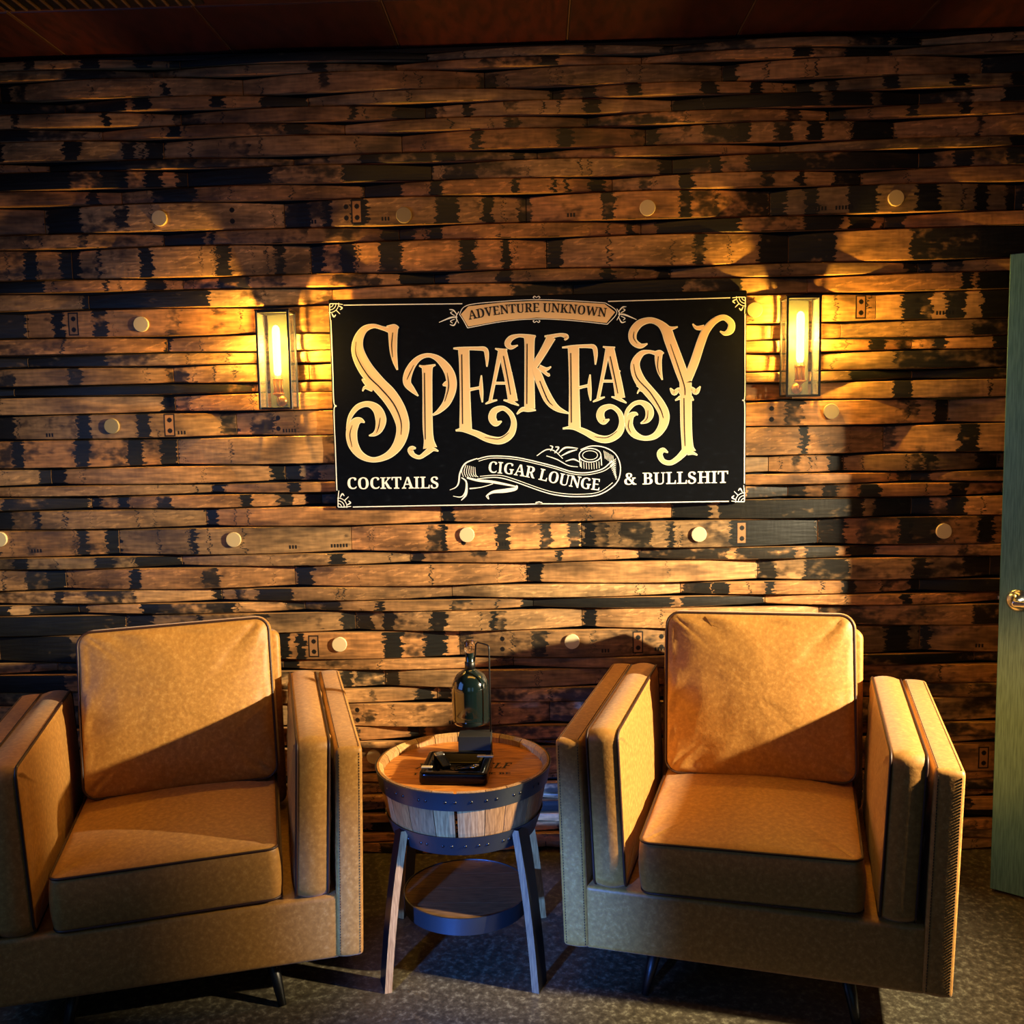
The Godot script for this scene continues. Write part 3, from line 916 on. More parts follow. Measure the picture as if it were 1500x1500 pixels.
func build_barrel_table() -> void:
	var t := thing("barrel_table", "round side table made from a whisky barrel end with dark iron hoops, between the armchairs", "side table", Vector3(-0.251, 0, 0.716))
	var head_m := []
	var stave_m := []
	for k in 5:
		stave_m.append(wood_material(50 + k, [Color(0.50, 0.36, 0.20), Color(0.40, 0.28, 0.16), Color(0.56, 0.40, 0.22), Color(0.44, 0.30, 0.15), Color(0.52, 0.34, 0.16)][k], [Color(0.74, 0.58, 0.36), Color(0.62, 0.46, 0.28), Color(0.80, 0.62, 0.36), Color(0.68, 0.50, 0.28), Color(0.76, 0.54, 0.28)][k], Vector3(16.0, 1.3, 16.0), 0.5))
	for k in 3:
		head_m.append(wood_material(40 + k, Color(0.58, 0.33, 0.11), Color(0.80, 0.51, 0.20), Vector3(1.2, 8.0, 9.0), 0.42))
	var iron := mat(Color(0.34, 0.36, 0.38), 0.40, 0.9)
	var dark := mat(Color(0.035, 0.035, 0.040), 0.32)
	# six head planks, set a little below the rim
	var cuts := [-0.2405, -0.165, -0.075, 0.005, 0.085, 0.168, 0.2405]
	for k in 6:
		part("head_plank", disc_plank(0.2405, cuts[k] + 0.0006, cuts[k + 1] - 0.0006, 0.018), head_m[k % 3], t, Transform3D(Basis(), Vector3(0, 0.576 + 0.0004 * (k % 2), 0)))
	# sixteen staves with chamfered tops
	var n := 21
	for k in n:
		var a0 := TAU * k / n + 0.0048 + 0.03 * sin(k * 2.3)
		var a1 := TAU * (k + 1) / n - 0.0048 + 0.03 * sin((k + 1) * 2.3)
		part("stave", band(PackedVector2Array([Vector2(0.213, 0.402), Vector2(0.236, 0.470), Vector2(0.252, 0.548), Vector2(0.261, 0.600), Vector2(0.254, 0.602), Vector2(0.243, 0.592), Vector2(0.2385, 0.560), Vector2(0.216, 0.470), Vector2(0.195, 0.402)]), a0, a1, 4), stave_m[(k * 3 + k / 4) % 5], t)
	for q in [[0.2535, 0.545, 0.2635, 0.599], [0.2155, 0.400, 0.2365, 0.460]]:
		var hoop := part("hoop", lathe_mesh(PackedVector2Array([Vector2(q[0], q[1]), Vector2(q[0] + 0.0022, q[1]), Vector2(q[2] + 0.0022, q[3]), Vector2(q[2], q[3]), Vector2(q[0], q[1])]), 64, Transform3D(), true), iron, t)
		for k in 14:
			var a: float = -1.0 + k * 0.155 + 0.035 * sin(k * 2.7) + (q[1] - 0.4) * 0.5
			var rr: float = (q[0] + q[2]) / 2 + 0.0022
			var y: float = (q[1] + q[3]) / 2
			part("rivet", lathe_mesh(PackedVector2Array([Vector2(0.0048, 0.0), Vector2(0.004, 0.0018), Vector2(0.0, 0.0026)]), 8), dark, hoop, Transform3D(Basis(Vector3.UP, a) * Basis(Vector3.RIGHT, PI / 2), Vector3(rr * sin(a), y, rr * cos(a))))
	# four legs of bent stave, black on the flat, bare oak on the sawn edges
	for k in 4:
		var sx := -1.0 if k % 2 == 0 else 1.0
		var sz := 1.0 if k < 2 else -1.0
		var out := Vector3(sx * 0.94, 0, sz * 0.342)
		var side := out.rotated(Vector3.UP, PI / 2)
		var flat := begin(false)
		var secs := []
		for i in 13:
			var u := i / 12.0
			var c := Vector3(sx * (0.180 + 0.052 * u + 0.006 * sin(u * PI)), lerpf(0.455, 0.0, u), sz * (0.150 + 0.062 * u))
			var hw := 0.034
			secs.append([c + side * hw, c - side * hw, c - side * hw - out * 0.021, c + side * hw - out * 0.021])
		for i in 12:
			var p: Array = secs[i]
			var q: Array = secs[i + 1]
			var mid: Vector3 = (p[0] + p[2] + q[0] + q[2]) / 4
			face(flat, [p[0], p[1], q[1], q[0]], mid)
			face(flat, [p[2], p[3], q[3], q[2]], mid)
		face(flat, secs[0], Vector3(0, 0.2, 0))
		face(flat, secs[12], Vector3(0, 0.2, 0))
		var leg := part("leg", done(flat), dark, t)
		for e in [[1, 2], [3, 0]]:
			var edges := begin(false)
			for i in 12:
				var p: Array = secs[i]
				var q: Array = secs[i + 1]
				face(edges, [p[e[0]], p[e[1]], q[e[1]], q[e[0]]], (p[0] + p[2] + q[0] + q[2]) / 4)
			part("sawn_edge", done(edges), stave_m[k % 3], leg)
	# lower shelf: a smaller head in its own hoop
	var low_m := wood_material(61, Color(0.30, 0.22, 0.14), Color(0.46, 0.34, 0.22), Vector3(1.2, 8.0, 9.0), 0.4)
	for k in 4:
		part("shelf_plank", disc_plank(0.188, -0.188 + k * 0.094 + 0.0006, -0.188 + (k + 1) * 0.094 - 0.0006, 0.02), low_m, t, Transform3D(Basis(), Vector3(0, 0.194, 0)))
	part("shelf_hoop", lathe_mesh(PackedVector2Array([Vector2(0.187, 0.145), Vector2(0.1905, 0.145), Vector2(0.1925, 0.196), Vector2(0.189, 0.197), Vector2(0.187, 0.145)]), 64, Transform3D(), true), iron, t)
	part("shelf_bearer", box_mesh(Vector3(0, 0.163, 0), Vector3(0.36, 0.02, 0.05), 0.002), dark, t)
	# print on the head
	var ink := mat(Color(0.10, 0.045, 0.02), 0.6)
	var flatten := Basis(Vector3.RIGHT, -PI / 2)
	for w in [["X            EZZLF", 0.285, 0.046, -0.012, true], ["I              NNER BE BE", 0.29, 0.016, 0.052, false]]:
		var tm := TextMesh.new()
		tm.text = w[0]
		tm.font = serif
		tm.font_size = 64
		tm.pixel_size = 0.01
		tm.depth = 0.05
		tm.curve_step = 1.0
		var bx := tm.get_aabb()
		var sx: float = w[1] / bx.size.x
		var sy: float = w[2] / bx.size.y
		var b := flatten * Basis(Vector3(sx, 0, 0), Vector3(0.22 * sy if w[4] else 0.0, sy, 0), Vector3(0, 0, 0.008))
		part("print", tm, ink, t, Transform3D(b, Vector3(0.0, 0.5768, w[3])))

func build_ashtray() -> void:
	var t := thing("ashtray", "square glossy black cigar ashtray on the front of the barrel table top", "ashtray", Vector3(-0.265, 0.5768, 0.768), deg_to_rad(-3.5))
	var black := mat(Color(0.010, 0.010, 0.012), 0.12)
	black.metallic_specular = 0.32
	var st := begin()
	# outline insets and heights from the foot over the rim into the bowl
	var steps := [[0.012, 0.0], [0.003, 0.001], [0.0, 0.005], [0.0, 0.031], [0.002, 0.035], [0.006, 0.036], [0.020, 0.036], [0.024, 0.034], [0.036, 0.014], [0.048, 0.008], [0.09, 0.007]]
	var rings := []
	for s in steps:
		var e := rim(0.100, 0.095, 0.016, s[0])
		var ring := PackedVector3Array()
		for v in e:
			ring.append(Vector3(v.x, s[1], -v.y))
		rings.append(ring)
	var n: int = rings[0].size()
	for k in rings.size() - 1:
		for i in n:
			var j := (i + 1) % n
			quad(st, rings[k][i], rings[k][j], rings[k + 1][j], rings[k + 1][i])
	for i in n:
		tri(st, rings[0][(i + 1) % n], rings[0][i], Vector3(0, 0, 0))
		tri(st, rings[rings.size() - 1][i], rings[rings.size() - 1][(i + 1) % n], Vector3(0, 0.007, 0))
	part("tray", done(st), black, t)
	var bone := mat(Color(0.66, 0.58, 0.42), 0.4)
	for q in [[-0.083, 0.047, 0.033], [0.079, -0.050, 0.050]]:
		part("cigar_rest", box_mesh(Vector3(q[0], 0.0372, q[1]), Vector3(q[2], 0.004, 0.013), 0.0012), bone, t)

func build_table_things() -> void:
	var chrome := mat(Color(0.75, 0.75, 0.75), 0.15, 1.0)
	var black := mat(Color(0.015, 0.015, 0.017), 0.12)
	var l := thing("lighter", "small glossy black lighter lying inside the black ashtray", "lighter", Vector3(-0.308, 0.587, 0.746), 0.5)
	part("body", pad(0.014, 0.026, 0.008, 0.004, 0.003, 0.0, 0.0), black, l, Transform3D(Basis(Vector3.RIGHT, -1.25), Vector3(0, 0.016, 0)))
	part("cap", pad(0.0145, 0.009, 0.0085, 0.004, 0.003, 0.0, 0.0), chrome, l, Transform3D(Basis(Vector3.RIGHT, -1.25), Vector3(0, 0.028, -0.033)))
	var c := thing("cigar_cutter", "black and steel cigar cutter lying in the right half of the ashtray", "cigar cutter", Vector3(-0.235, 0.5855, 0.781), -0.4)
	for s in [-1, 1]:
		var p := PackedVector3Array()
		for k in 20:
			var a := TAU * k / 20
			p.append(Vector3(s * 0.027 + cos(a) * 0.012, 0.006, sin(a) * 0.012))
		part("finger_ring", tube_mesh(p, 0.0032, 8, true), chrome if s > 0 else black, c, Transform3D(Basis(Vector3.BACK, 0.25), Vector3(0, 0.009, 0)))
	part("blade_body", pad(0.019, 0.013, 0.004, 0.006, 0.002, 0.001, 0.001), black, c, Transform3D(Basis(Vector3.BACK, 0.25) * Basis(Vector3.RIGHT, -PI / 2), Vector3(0, 0.014, 0)))
	# bottle stand: box foot with a bent rod that carries the bottle by its neck
	var s := thing("bottle_stand", "black box foot with a thin bent rod at the back of the barrel table", "bottle stand", Vector3(-0.219, 0.5768, 0.635))
	part("foot", box_mesh(Vector3(0, 0.039, -0.004), Vector3(0.102, 0.078, 0.066), 0.0015), mat(Color(0.035, 0.030, 0.022), 0.7), s)
	part("rod", tube_mesh([Vector3(0.0475, 0.078, -0.018), Vector3(0.0475, 0.2, -0.019), Vector3(0.0475, 0.340, -0.02), Vector3(0.046, 0.350, -0.022), Vector3(0.04, 0.353, -0.026), Vector3(0.010, 0.353, -0.06), Vector3(0.004, 0.346, -0.063), Vector3(0.001, 0.310, -0.066), Vector3(-0.004, 0.285, -0.069)], 0.0026, 8), black_metal, s)
	var b := thing("bottle", "dark green glass whisky bottle hanging from the thin black rod above the barrel table", "bottle", Vector3(-0.2355, 0.669, 0.566))
	var g := mat(Color(0.055, 0.105, 0.105), 0.13)
	g.metallic_specular = 0.6
	g.clearcoat_enabled = true
	g.clearcoat = 1.0
	g.clearcoat_roughness = 0.04
	part("glass_body", lathe_mesh(PackedVector2Array([Vector2(0.0, 0.004), Vector2(0.040, 0.002), Vector2(0.054, 0.0), Vector2(0.059, 0.006), Vector2(0.0595, 0.020), Vector2(0.0585, 0.026), Vector2(0.0595, 0.032), Vector2(0.0598, 0.100), Vector2(0.0590, 0.118), Vector2(0.0545, 0.138), Vector2(0.043, 0.156), Vector2(0.026, 0.168), Vector2(0.0155, 0.174), Vector2(0.0135, 0.182), Vector2(0.0135, 0.225), Vector2(0.0, 0.226)]), 40), g, b)
	part("neck_ring", lathe_mesh(PackedVector2Array([Vector2(0.0140, 0.172), Vector2(0.0165, 0.174), Vector2(0.0165, 0.196), Vector2(0.0140, 0.198)]), 24), mat(Color(0.02, 0.02, 0.02), 0.4), b)
	var clear := StandardMaterial3D.new()
	clear.albedo_color = Color(0.95, 0.9, 0.85, 0.0)
	clear.roughness = 0.05
	clear.transparency = BaseMaterial3D.TRANSPARENCY_ALPHA
	clear.refraction_enabled = true
	clear.refraction_scale = 0.05
	part("stopper", lathe_mesh(PackedVector2Array([Vector2(0.0, 0.2265), Vector2(0.013, 0.2265), Vector2(0.0165, 0.234), Vector2(0.0165, 0.262), Vector2(0.013, 0.266), Vector2(0.0, 0.266)]), 20), clear, b)

# ------------------------------------------------------------------ door
func build_door() -> void:
	var m := wood_material(77, Color(0.27, 0.43, 0.47), Color(0.36, 0.54, 0.58), Vector3(14.0, 0.9, 14.0), 0.28)
	m.metallic = 0.35
	var o := Node3D.new()
	o.name = "door_1"
	o.position = Vector3(1.497, 0.010, 0.372)
	o.rotation.y = deg_to_rad(-38)
	o.set_meta("kind", "structure")
	o.set_meta("label", "grey-green wood-grain door leaf standing open before the right end of the stave wall")
	add_child(o)
	part("leaf", box_mesh(Vector3(0.455, 1.0525, -0.0225), Vector3(0.91, 2.105, 0.045), 0.002), m, o)
	var steel := mat(Color(0.78, 0.80, 0.80), 0.22, 1.0)
	var turn := Basis(Vector3.RIGHT, PI / 2)
	var h := part("door_handle", lathe_mesh(PackedVector2Array([Vector2(0.0, 0.0), Vector2(0.038, 0.0), Vector2(0.038, 0.004), Vector2(0.030, 0.010), Vector2(0.016, 0.013), Vector2(0.012, 0.04), Vector2(0.0, 0.041)]), 28), steel, o, Transform3D(turn, Vector3(0.058, 0.997, 0.0)))
	part("lever", pad(0.058, 0.0105, 0.008, 0.009, 0.004, 0.001, 0.0), steel, h, Transform3D(Basis(Vector3.RIGHT, -PI / 2), Vector3(0.048, 0.046, 0.003)))
	part("latch", box_mesh(Vector3(-0.004, 0.997, -0.0225), Vector3(0.010, 0.012, 0.014), 0.001), steel, o)

# ------------------------------------------------------------------ room
func build_room() -> void:
	var plaster := mat(Color(0.20, 0.17, 0.14), 0.85)
	var dark := mat(Color(0.025, 0.022, 0.020), 0.7)
	# floor
	var fm := mat(Color.WHITE, 0.42)
	var ft := NoiseTexture2D.new()
	ft.width = 1024
	ft.height = 1024
	ft.seamless = true
	ft.noise = FastNoiseLite.new()
	ft.noise.seed = 8
	ft.noise.frequency = 0.035
	ft.noise.fractal_octaves = 8
	ft.noise.fractal_gain = 0.72
	var fg := Gradient.new()
	fg.offsets = PackedFloat32Array([0.2, 0.45, 0.6, 0.75])
	fg.colors = PackedColorArray([Color(0.20, 0.18, 0.14), Color(0.27, 0.245, 0.19), Color(0.32, 0.295, 0.235), Color(0.44, 0.42, 0.34)])
	ft.color_ramp = fg
	fm.albedo_texture = ft
	fm.uv1_triplanar = true
	fm.uv1_world_triplanar = true
	fm.uv1_scale = Vector3(0.9, 0.9, 0.9)
	struct("floor", box_mesh(Vector3(0.9, -0.05, 3.2), Vector3(7.0, 0.1, 7.2), 0.0), fm)
	# ceiling of dark panels with open joints
	var cm := [wood_material(90, Color(0.16, 0.055, 0.028), Color(0.26, 0.09, 0.045), Vector3(2.0, 2.0, 0.6), 0.45), wood_material(91, Color(0.15, 0.05, 0.028), Color(0.23, 0.08, 0.04), Vector3(2.0, 2.0, 0.6), 0.45)]
	var ceil_o := struct("ceiling", box_mesh(Vector3(0.9, CEILING + 0.075, 3.2), Vector3(7.0, 0.1, 7.2), 0.0), dark)
	var pitch := 0.586
	var x0 := -1.645 - 2 * pitch
	for i in 12:
		for k in 12:
			var z0 := -0.02 if k == 0 else 0.43 + (k - 1) * pitch
			var z1 := 0.43 + k * pitch
			part("panel", box_mesh(Vector3(x0 + pitch * (i + 0.5), CEILING + 0.0145, (z0 + z1) / 2), Vector3(pitch - 0.008, 0.025, z1 - z0 - 0.008), 0.003), cm[(i + k) % 2], ceil_o)
	var strip := mat(Color(0.34, 0.25, 0.19), 0.4)
	for i in range(1, 12):
		part("seam_glint_strip", box_mesh(Vector3(x0 + pitch * i, CEILING + 0.010, 3.2), Vector3(0.005, 0.012, 6.6), 0.001), strip, ceil_o)  # painted glint: pale strip for light caught along the panel edges
	part("seam_glint_strip", box_mesh(Vector3(0.7, CEILING + 0.010, 0.43), Vector3(7.0, 0.012, 0.005), 0.001), strip, ceil_o)
	# slatted vent in the second row of panels, at the upper left of the picture
	var v := thing("ceiling_vent", "narrow slatted vent in the dark ceiling, above the upper left end of the stave wall", "vent", Vector3(-1.32, CEILING - 0.008, 0.548))
	part("frame", box_mesh(Vector3(0, 0.004, 0), Vector3(0.62, 0.008, 0.16), 0.002), black_metal, v)
	for k in 15:
		part("slat", box_mesh(Vector3(-0.28 + k * 0.04, -0.004, -0.005), Vector3(0.008, 0.008, 0.13), 0.0015), strip, v)
	# black trim where the staves meet the ceiling
	struct("trim_1", box_mesh(Vector3((WALL_LEFT + ROOM_RIGHT) / 2, CEILING - 0.010, 0.021), Vector3(ROOM_RIGHT - WALL_LEFT, 0.018, 0.034), 0.003), black_metal)
	# walls
	var w := Node3D.new()
	w.name = "wall_back"
	w.set_meta("kind", "structure")
	add_child(w)
	part("backing", box_mesh(Vector3((WALL_LEFT + ROOM_RIGHT) / 2, CEILING / 2, -0.05), Vector3(ROOM_RIGHT - WALL_LEFT, CEILING, 0.1), 0.0), dark, w)
	build_stave_wall(w)
	for q in [[-0.3, 1.15, 0.0, CEILING], [1.15, 2.65, 0.0, 0.78], [1.15, 2.65, 2.12, CEILING], [2.65, 6.7, 0.0, CEILING]]:  # left wall; its opening is placed out of view for the side daylight
		struct("wall_left", box_mesh(Vector3(WALL_LEFT - 0.05, (q[2] + q[3]) / 2, (q[0] + q[1]) / 2), Vector3(0.1, q[3] - q[2], q[1] - q[0]), 0.0), plaster)
	# right wall, out of view; its opening is placed to shape the lamp beam
	for q in [[-0.3, 0.94, 0.0, CEILING], [0.94, 1.54, 2.12, CEILING], [1.54, 6.7, 0.0, CEILING]]:
		struct("wall_right", box_mesh(Vector3(ROOM_RIGHT + 0.05, (q[2] + q[3]) / 2, (q[0] + q[1]) / 2), Vector3(0.1, q[3] - q[2], q[1] - q[0]), 0.0), plaster)
	# unseen passage walls, closing in the lamp beyond the opening
	struct("wall_unseen_passage", box_mesh(Vector3(4.25, CEILING / 2, 3.2), Vector3(0.1, CEILING, 7.0), 0.0), plaster)
	struct("wall_unseen_passage_end", box_mesh(Vector3(3.25, CEILING / 2, -0.05), Vector3(2.0, CEILING, 0.1), 0.0), plaster)
	# front wall behind the camera, with two unseen window openings
	for q in [[-2.05, 0.8], [0.55, 0.9], [2.40, 0.60]]:
		struct("wall_front", box_mesh(Vector3(q[0], CEILING / 2, ROOM_FRONT + 0.05), Vector3(q[1], CEILING, 0.1), 0.0), plaster)
	for x in [-0.77, 1.7]:
		struct("wall_front", box_mesh(Vector3(x, 0.3, ROOM_FRONT + 0.05), Vector3(1.76, 0.6, 0.1), 0.0), plaster)
		struct("wall_front", box_mesh(Vector3(x, 2.65, ROOM_FRONT + 0.05), Vector3(1.76, 0.54, 0.1), 0.0), plaster)

func area(called: String, at: Vector3, look: Vector3, size: Vector2, c: Color, e: float) -> void:
	var l := AreaLight3D.new()
	l.name = called
	l.area_size = size
	l.light_color = c
	l.light_energy = e
	l.area_range = 14.0
	l.area_attenuation = 2.0
	l.shadow_enabled = true
	add_child(l)
	l.look_at_from_position(at, look)

func spot(called: String, at: Vector3, look: Vector3, angle: float, c: Color, e: float, size: float, soft: float) -> void:
	var l := SpotLight3D.new()
	l.name = called
	l.light_color = c
	l.light_energy = e
	l.light_size = size
	l.spot_angle = angle
	l.spot_angle_attenuation = soft
	l.spot_range = 14.0
	l.spot_attenuation = 2.0
	l.shadow_enabled = true
	add_child(l)
	l.look_at_from_position(at, look)

func materials() -> void:
	serif = SystemFont.new()
	serif.font_names = PackedStringArray(["Droid Serif"])
	serif.font_weight = 700
	leather = mat(Color.WHITE, 0.52)
	var t := NoiseTexture2D.new()
	t.width = 1024
	t.height = 1024
	t.seamless = true
	t.noise = FastNoiseLite.new()
	t.noise.seed = 31
	t.noise.frequency = 0.03
	t.noise.fractal_octaves = 8
	t.noise.fractal_gain = 0.66
	var g := Gradient.new()
	g.offsets = PackedFloat32Array([0.1, 0.4, 0.6, 0.85])
	g.colors = PackedColorArray([Color(0.575, 0.385, 0.135), Color(0.64, 0.44, 0.165), Color(0.68, 0.475, 0.19), Color(0.75, 0.56, 0.28)])
	t.color_ramp = g
	leather.albedo_texture = t
	leather.uv1_triplanar = true
	leather.uv1_scale = Vector3(1.5, 1.5, 1.5)
	leather.rim_enabled = true
	leather.rim = 0.25
	leather.rim_tint = 0.6
	leather.heightmap_enabled = true
	var hn := NoiseTexture2D.new()
	hn.width = 1024
	hn.height = 1024
	hn.seamless = true
	hn.noise = FastNoiseLite.new()
	hn.noise.noise_type = FastNoiseLite.TYPE_CELLULAR
	hn.noise.frequency = 0.06
	hn.noise.fractal_octaves = 3
	leather.heightmap_texture = hn
	leather.heightmap_scale = 0.028
	piping_m = mat(Color(0.20, 0.10, 0.05), 0.5)
	thread_m = mat(Color(0.16, 0.10, 0.06), 0.7)
	black_metal = mat(Color(0.03, 0.03, 0.032), 0.4)
	brass = mat(Color(0.78, 0.55, 0.28), 0.28, 1.0)
	glass_m = mat(Color(1, 1, 1, 0.04), 0.02)
	glass_m.transparency = BaseMaterial3D.TRANSPARENCY_ALPHA
	ink_dark = mat(Color(0.04, 0.035, 0.035), 0.6)
	ink_white = mat(Color(0.99, 0.98, 0.95), 0.6)
	gilt_edge = mat(Color(1.0, 0.95, 0.80), 0.55)
	gilt_face = mat(Color(0.96, 0.80, 0.58), 0.55)

func _ready() -> void:
	rng.seed = 7
	# camera, air, light and exposure
	var cam := Camera3D.new()
	cam.name = "camera"
	cam.fov = 55.0568
	cam.near = 0.05
	cam.far = 60.0
	cam.transform = Transform3D(Basis(Vector3(0.999403, -0.019116, -0.028786), Vector3(0.016068, 0.994591, -0.102615), Vector3(0.030592, 0.102091, 0.994305)), Vector3(0, 1.65, 3.5995))
	add_child(cam)
	cam.current = true
	var env := Environment.new()
	env.background_mode = Environment.BG_COLOR
	env.background_color = Color(0.30, 0.48, 0.62)
	env.tonemap_mode = Environment.TONE_MAPPER_LINEAR
	env.tonemap_exposure = 1.15
	env.sdfgi_enabled = true
	env.ssao_enabled = true
	env.ssil_enabled = true
	var we := WorldEnvironment.new()
	we.name = "environment"
	we.environment = env
	add_child(we)
	# cool light from unseen windows behind the camera and on the left
	area("unseen_window_light_left", Vector3(-0.75, 1.48, ROOM_FRONT - 0.02), Vector3(-0.75, 1.2, 0), Vector2(1.6, 1.7), Color(0.68, 0.82, 1.0), 0.16)
	area("unseen_window_light_right", Vector3(1.7, 1.48, ROOM_FRONT - 0.02), Vector3(1.7, 1.2, 0), Vector2(1.4, 1.7), Color(0.68, 0.82, 1.0), 0.16)
	area("unseen_side_window_light", Vector3(WALL_LEFT + 0.01, 1.45, 1.90), Vector3(0.0, 1.00, 1.90), Vector2(1.4, 1.3), Color(0.40, 0.60, 1.0), 1.1)  # out of view, placed to light the door and left-facing sides blue
	spot("unseen_blue_spot", Vector3(WALL_LEFT + 0.15, 1.10, 5.4), Vector3(-0.20, 0.22, 0.95), 5.2, Color(0.30, 0.52, 1.0), 85.0, 0.12, 0.6)  # narrow beam from an unseen source, placed to put blue on the barrel
	# unseen warm lamp lighting the group from the right, and unseen soft light overhead
	spot("unseen_right_lamp", Vector3(3.2, 1.97, 1.70), Vector3(-0.3, 0.50, 0.50), 26.0, Color(1.0, 0.91, 0.74), 50.0, 0.06, 0.9)
	area("unseen_ceiling_lamp", Vector3(0.1, CEILING - 0.03, 1.12), Vector3(0.1, 0.0, 0.9), Vector2(1.6, 0.3), Color(1.0, 0.70, 0.26), 0.85)  # out of view, placed to warm the seats and upper wall
	materials()
	row(2872, "-2135 -1251 -378 478 1334", "-1894:-1796:2 -1796:-1754:6 -1754:-1588:2 -1588:-1527:7 -1527:-1405:1 -1405:-1351:7 -1351:-1283:2 -1283:-378:8 -378:170:1 170:206:5 206:442:1 442:478:5 478:596:5 596:631:2 631:760:4 760:1052:1 1076:1216:6 1216:1239:2 1239:1332:8 1334:1679:1", "")
	row(2837, "-2229 -1346 -487 371 1226", "-1946:-1651:3 -1651:-1480:6 -1480:-1285:3 -1285:-788:1 -788:-728:8 -728:-487:4 -487:-187:1 -187:-104:5 -104:15:4 15:75:7 75:701:2 889:948:8 948:1065:3 1065:1226:7 1226:1680:1", "")
	row(2770, "-1901 -1031 -177 650 1536", "-1951:-1860:8 -1840:-1803:5 -1803:-1313:1 -1306:-1284:6 -1284:-754:1 -749:-718:4 -201:-134:6 -134:110:1 110:133:3 133:643:1 645:697:8 1054:1520:1 1539:1683:7", "")
	row(2725, "-2561 -1671 -800 61 904", "-1954:-1781:8 -1781:-1536:6 -1536:-1438:8 -1438:-1413:3 -1413:-1352:8 -1352:-1145:1 -1140:-1091:8 -1091:-962:1 -962:-800:7 -800:-82:1 -82:37:3 49:97:8 97:157:3 157:216:8 216:311:2 311:364:8 364:572:1 572:626:8 626:737:1 744:782:9 904:961:8 961:1003:2 1003:1045:8 1045:1195:1 1195:1247:8 1247:1428:1 1428:1480:9 1480:1626:2 1626:1684:8", "")
	row(2674, "-2143 -1257 -388 475 1329", "-1958:-1847:2 -1847:-1829:6 -1829:-1527:1 -1527:-1502:8 -1502:-1282:1 -1282:-1172:5 -654:-632:7 -497:-347:8 -347:-318:4 -318:-251:1 -251:-222:8 -222:-107:1 -107:-64:4 -64:168:1 168:218:7 218:473:1 475:579:8 584:985:9 985:1023:2 1023:1161:9 1161:1191:1 1191:1327:9 1329:1500:6 1500:1605:1 1605:1686:8", "")
	row(2630, "-2433 -1542 -675 180 1021", "-1961:-1788:8 -1788:-1603:4 -1603:-1296:1 -1296:-1252:9 -1252:-1015:1 -1015:-881:4 -881:-808:7 -808:-348:2 -348:-228:1 -228:-108:2 -108:-84:7 -84:-60:6 -60:168:1 175:220:8 220:513:5 513:773:1 868:915:5 1016:1070:9 1070:1279:1 1279:1314:7 1314:1454:1 1454:1492:7 1492:1687:2", "")
	row(2561, "-2215 -1325 -474 384 1245", "-1967:-1887:8 -1887:-1670:1 -1670:-1615:9 -1615:-1472:1 -1467:-1423:6 -1423:-1386:1 -1386:-1325:7 -1325:-1080:1 -1080:-1018:4 -1018:-230:1 -225:-191:7 -191:71:2 78:126:7 126:334:1 334:382:4 384:429:7 429:513:3 513:541:5 541:579:1 579:698:5 698:738:7 738:821:1 826:883:6 883:939:2 939:989:9 989:1092:2 1092:1245:8 1245:1514:1 1514:1531:5", "")
	row(2525, "-2631 -1741 -861 3 852", "-1969:-1746:3 -1741:-1474:8 -1474:-1204:6 -1204:-996:4 -996:-739:5 -739:-618:2 -618:-555:9 -555:-351:5 -351:-291:8 -291:-86:4 -86:-38:8 -38:274:4 274:1609:2 1632:1691:9", "")
	row(2462, "-2135 -1244 -372 477 1332", "-1974:-1651:9 -1651:-1540:5 -1540:-1453:9 -1453:-1392:3 -1392:-1330:9 -1330:-1281:3 -1281:-937:9 -937:-693:4 -681:-365:8 -365:-329:2 -329:-208:6 -208:-63:4 -63:429:1 429:477:7 477:541:8 541:608:5 608:648:8 648:727:4 732:822:8 822:1177:6 1177:1332:8 1332:1388:9 1388:1447:4 1447:1510:8 1510:1623:4 1623:1693:7", "")
	row(2408, "-2378 -1486 -612 266 1133", "-1978:-1618:1 -1605:-1568:6 -1568:-1481:1 -1481:-1370:3 -1370:-1210:7 -1210:-622:1 -617:-510:7 -510:-476:8 -476:-374:1 -374:-330:9 -330:-88:1 -88:-64:8 -64:57:1 57:69:8 69:98:2 98:110:8 110:177:1 182:239:8 239:357:3 357:398:5 398:489:1 498:544:8 544:779:1 779:822:6 822:894:1 905:929:7 929:1031:1 1036:1133:7 1133:1695:1", "")
	row(2310, "-2663 -1771 -902 -39 818 1667", "-1985:-1773:1 -1768:-1631:9 -1631:-1500:4 -1500:-1457:6 -1457:-907:1 -900:-858:6 -856:-807:9 -807:-758:4 -758:-733:8 -733:-662:2 -657:-601:8 -357:-279:8 -279:-211:3 -192:-158:9 -158:-66:2 -66:-22:6 -22:224:2 229:272:7 272:498:1 500:541:7 541:680:4 680:811:5 818:871:8 871:933:1 935:980:9 980:1075:2 1082:1179:7 1179:1309:1 1314:1394:9 1394:1522:1 1522:1566:8 1566:1628:2 1632:1698:7", "-1338:2354 -469:2343 385:2347 1241:2358")
	row(2258, "-2227 -1342 -493 366 1218", "-1989:-1639:3 -1639:-1610:6 -1610:-1342:3 -1342:-1193:8 -1193:-1173:1 -1173:-1154:7 -1154:-1008:3 -1008:-811:4 -760:-632:4 -554:-485:9 -485:-441:8 -441:-388:2 -388:-339:9 315:344:8 344:363:3 368:416:2 416:709:9 709:907:4 933:1066:7 1066:1093:1 1093:1176:9 1176:1218:1 1218:1280:7 1280:1700:1", "")
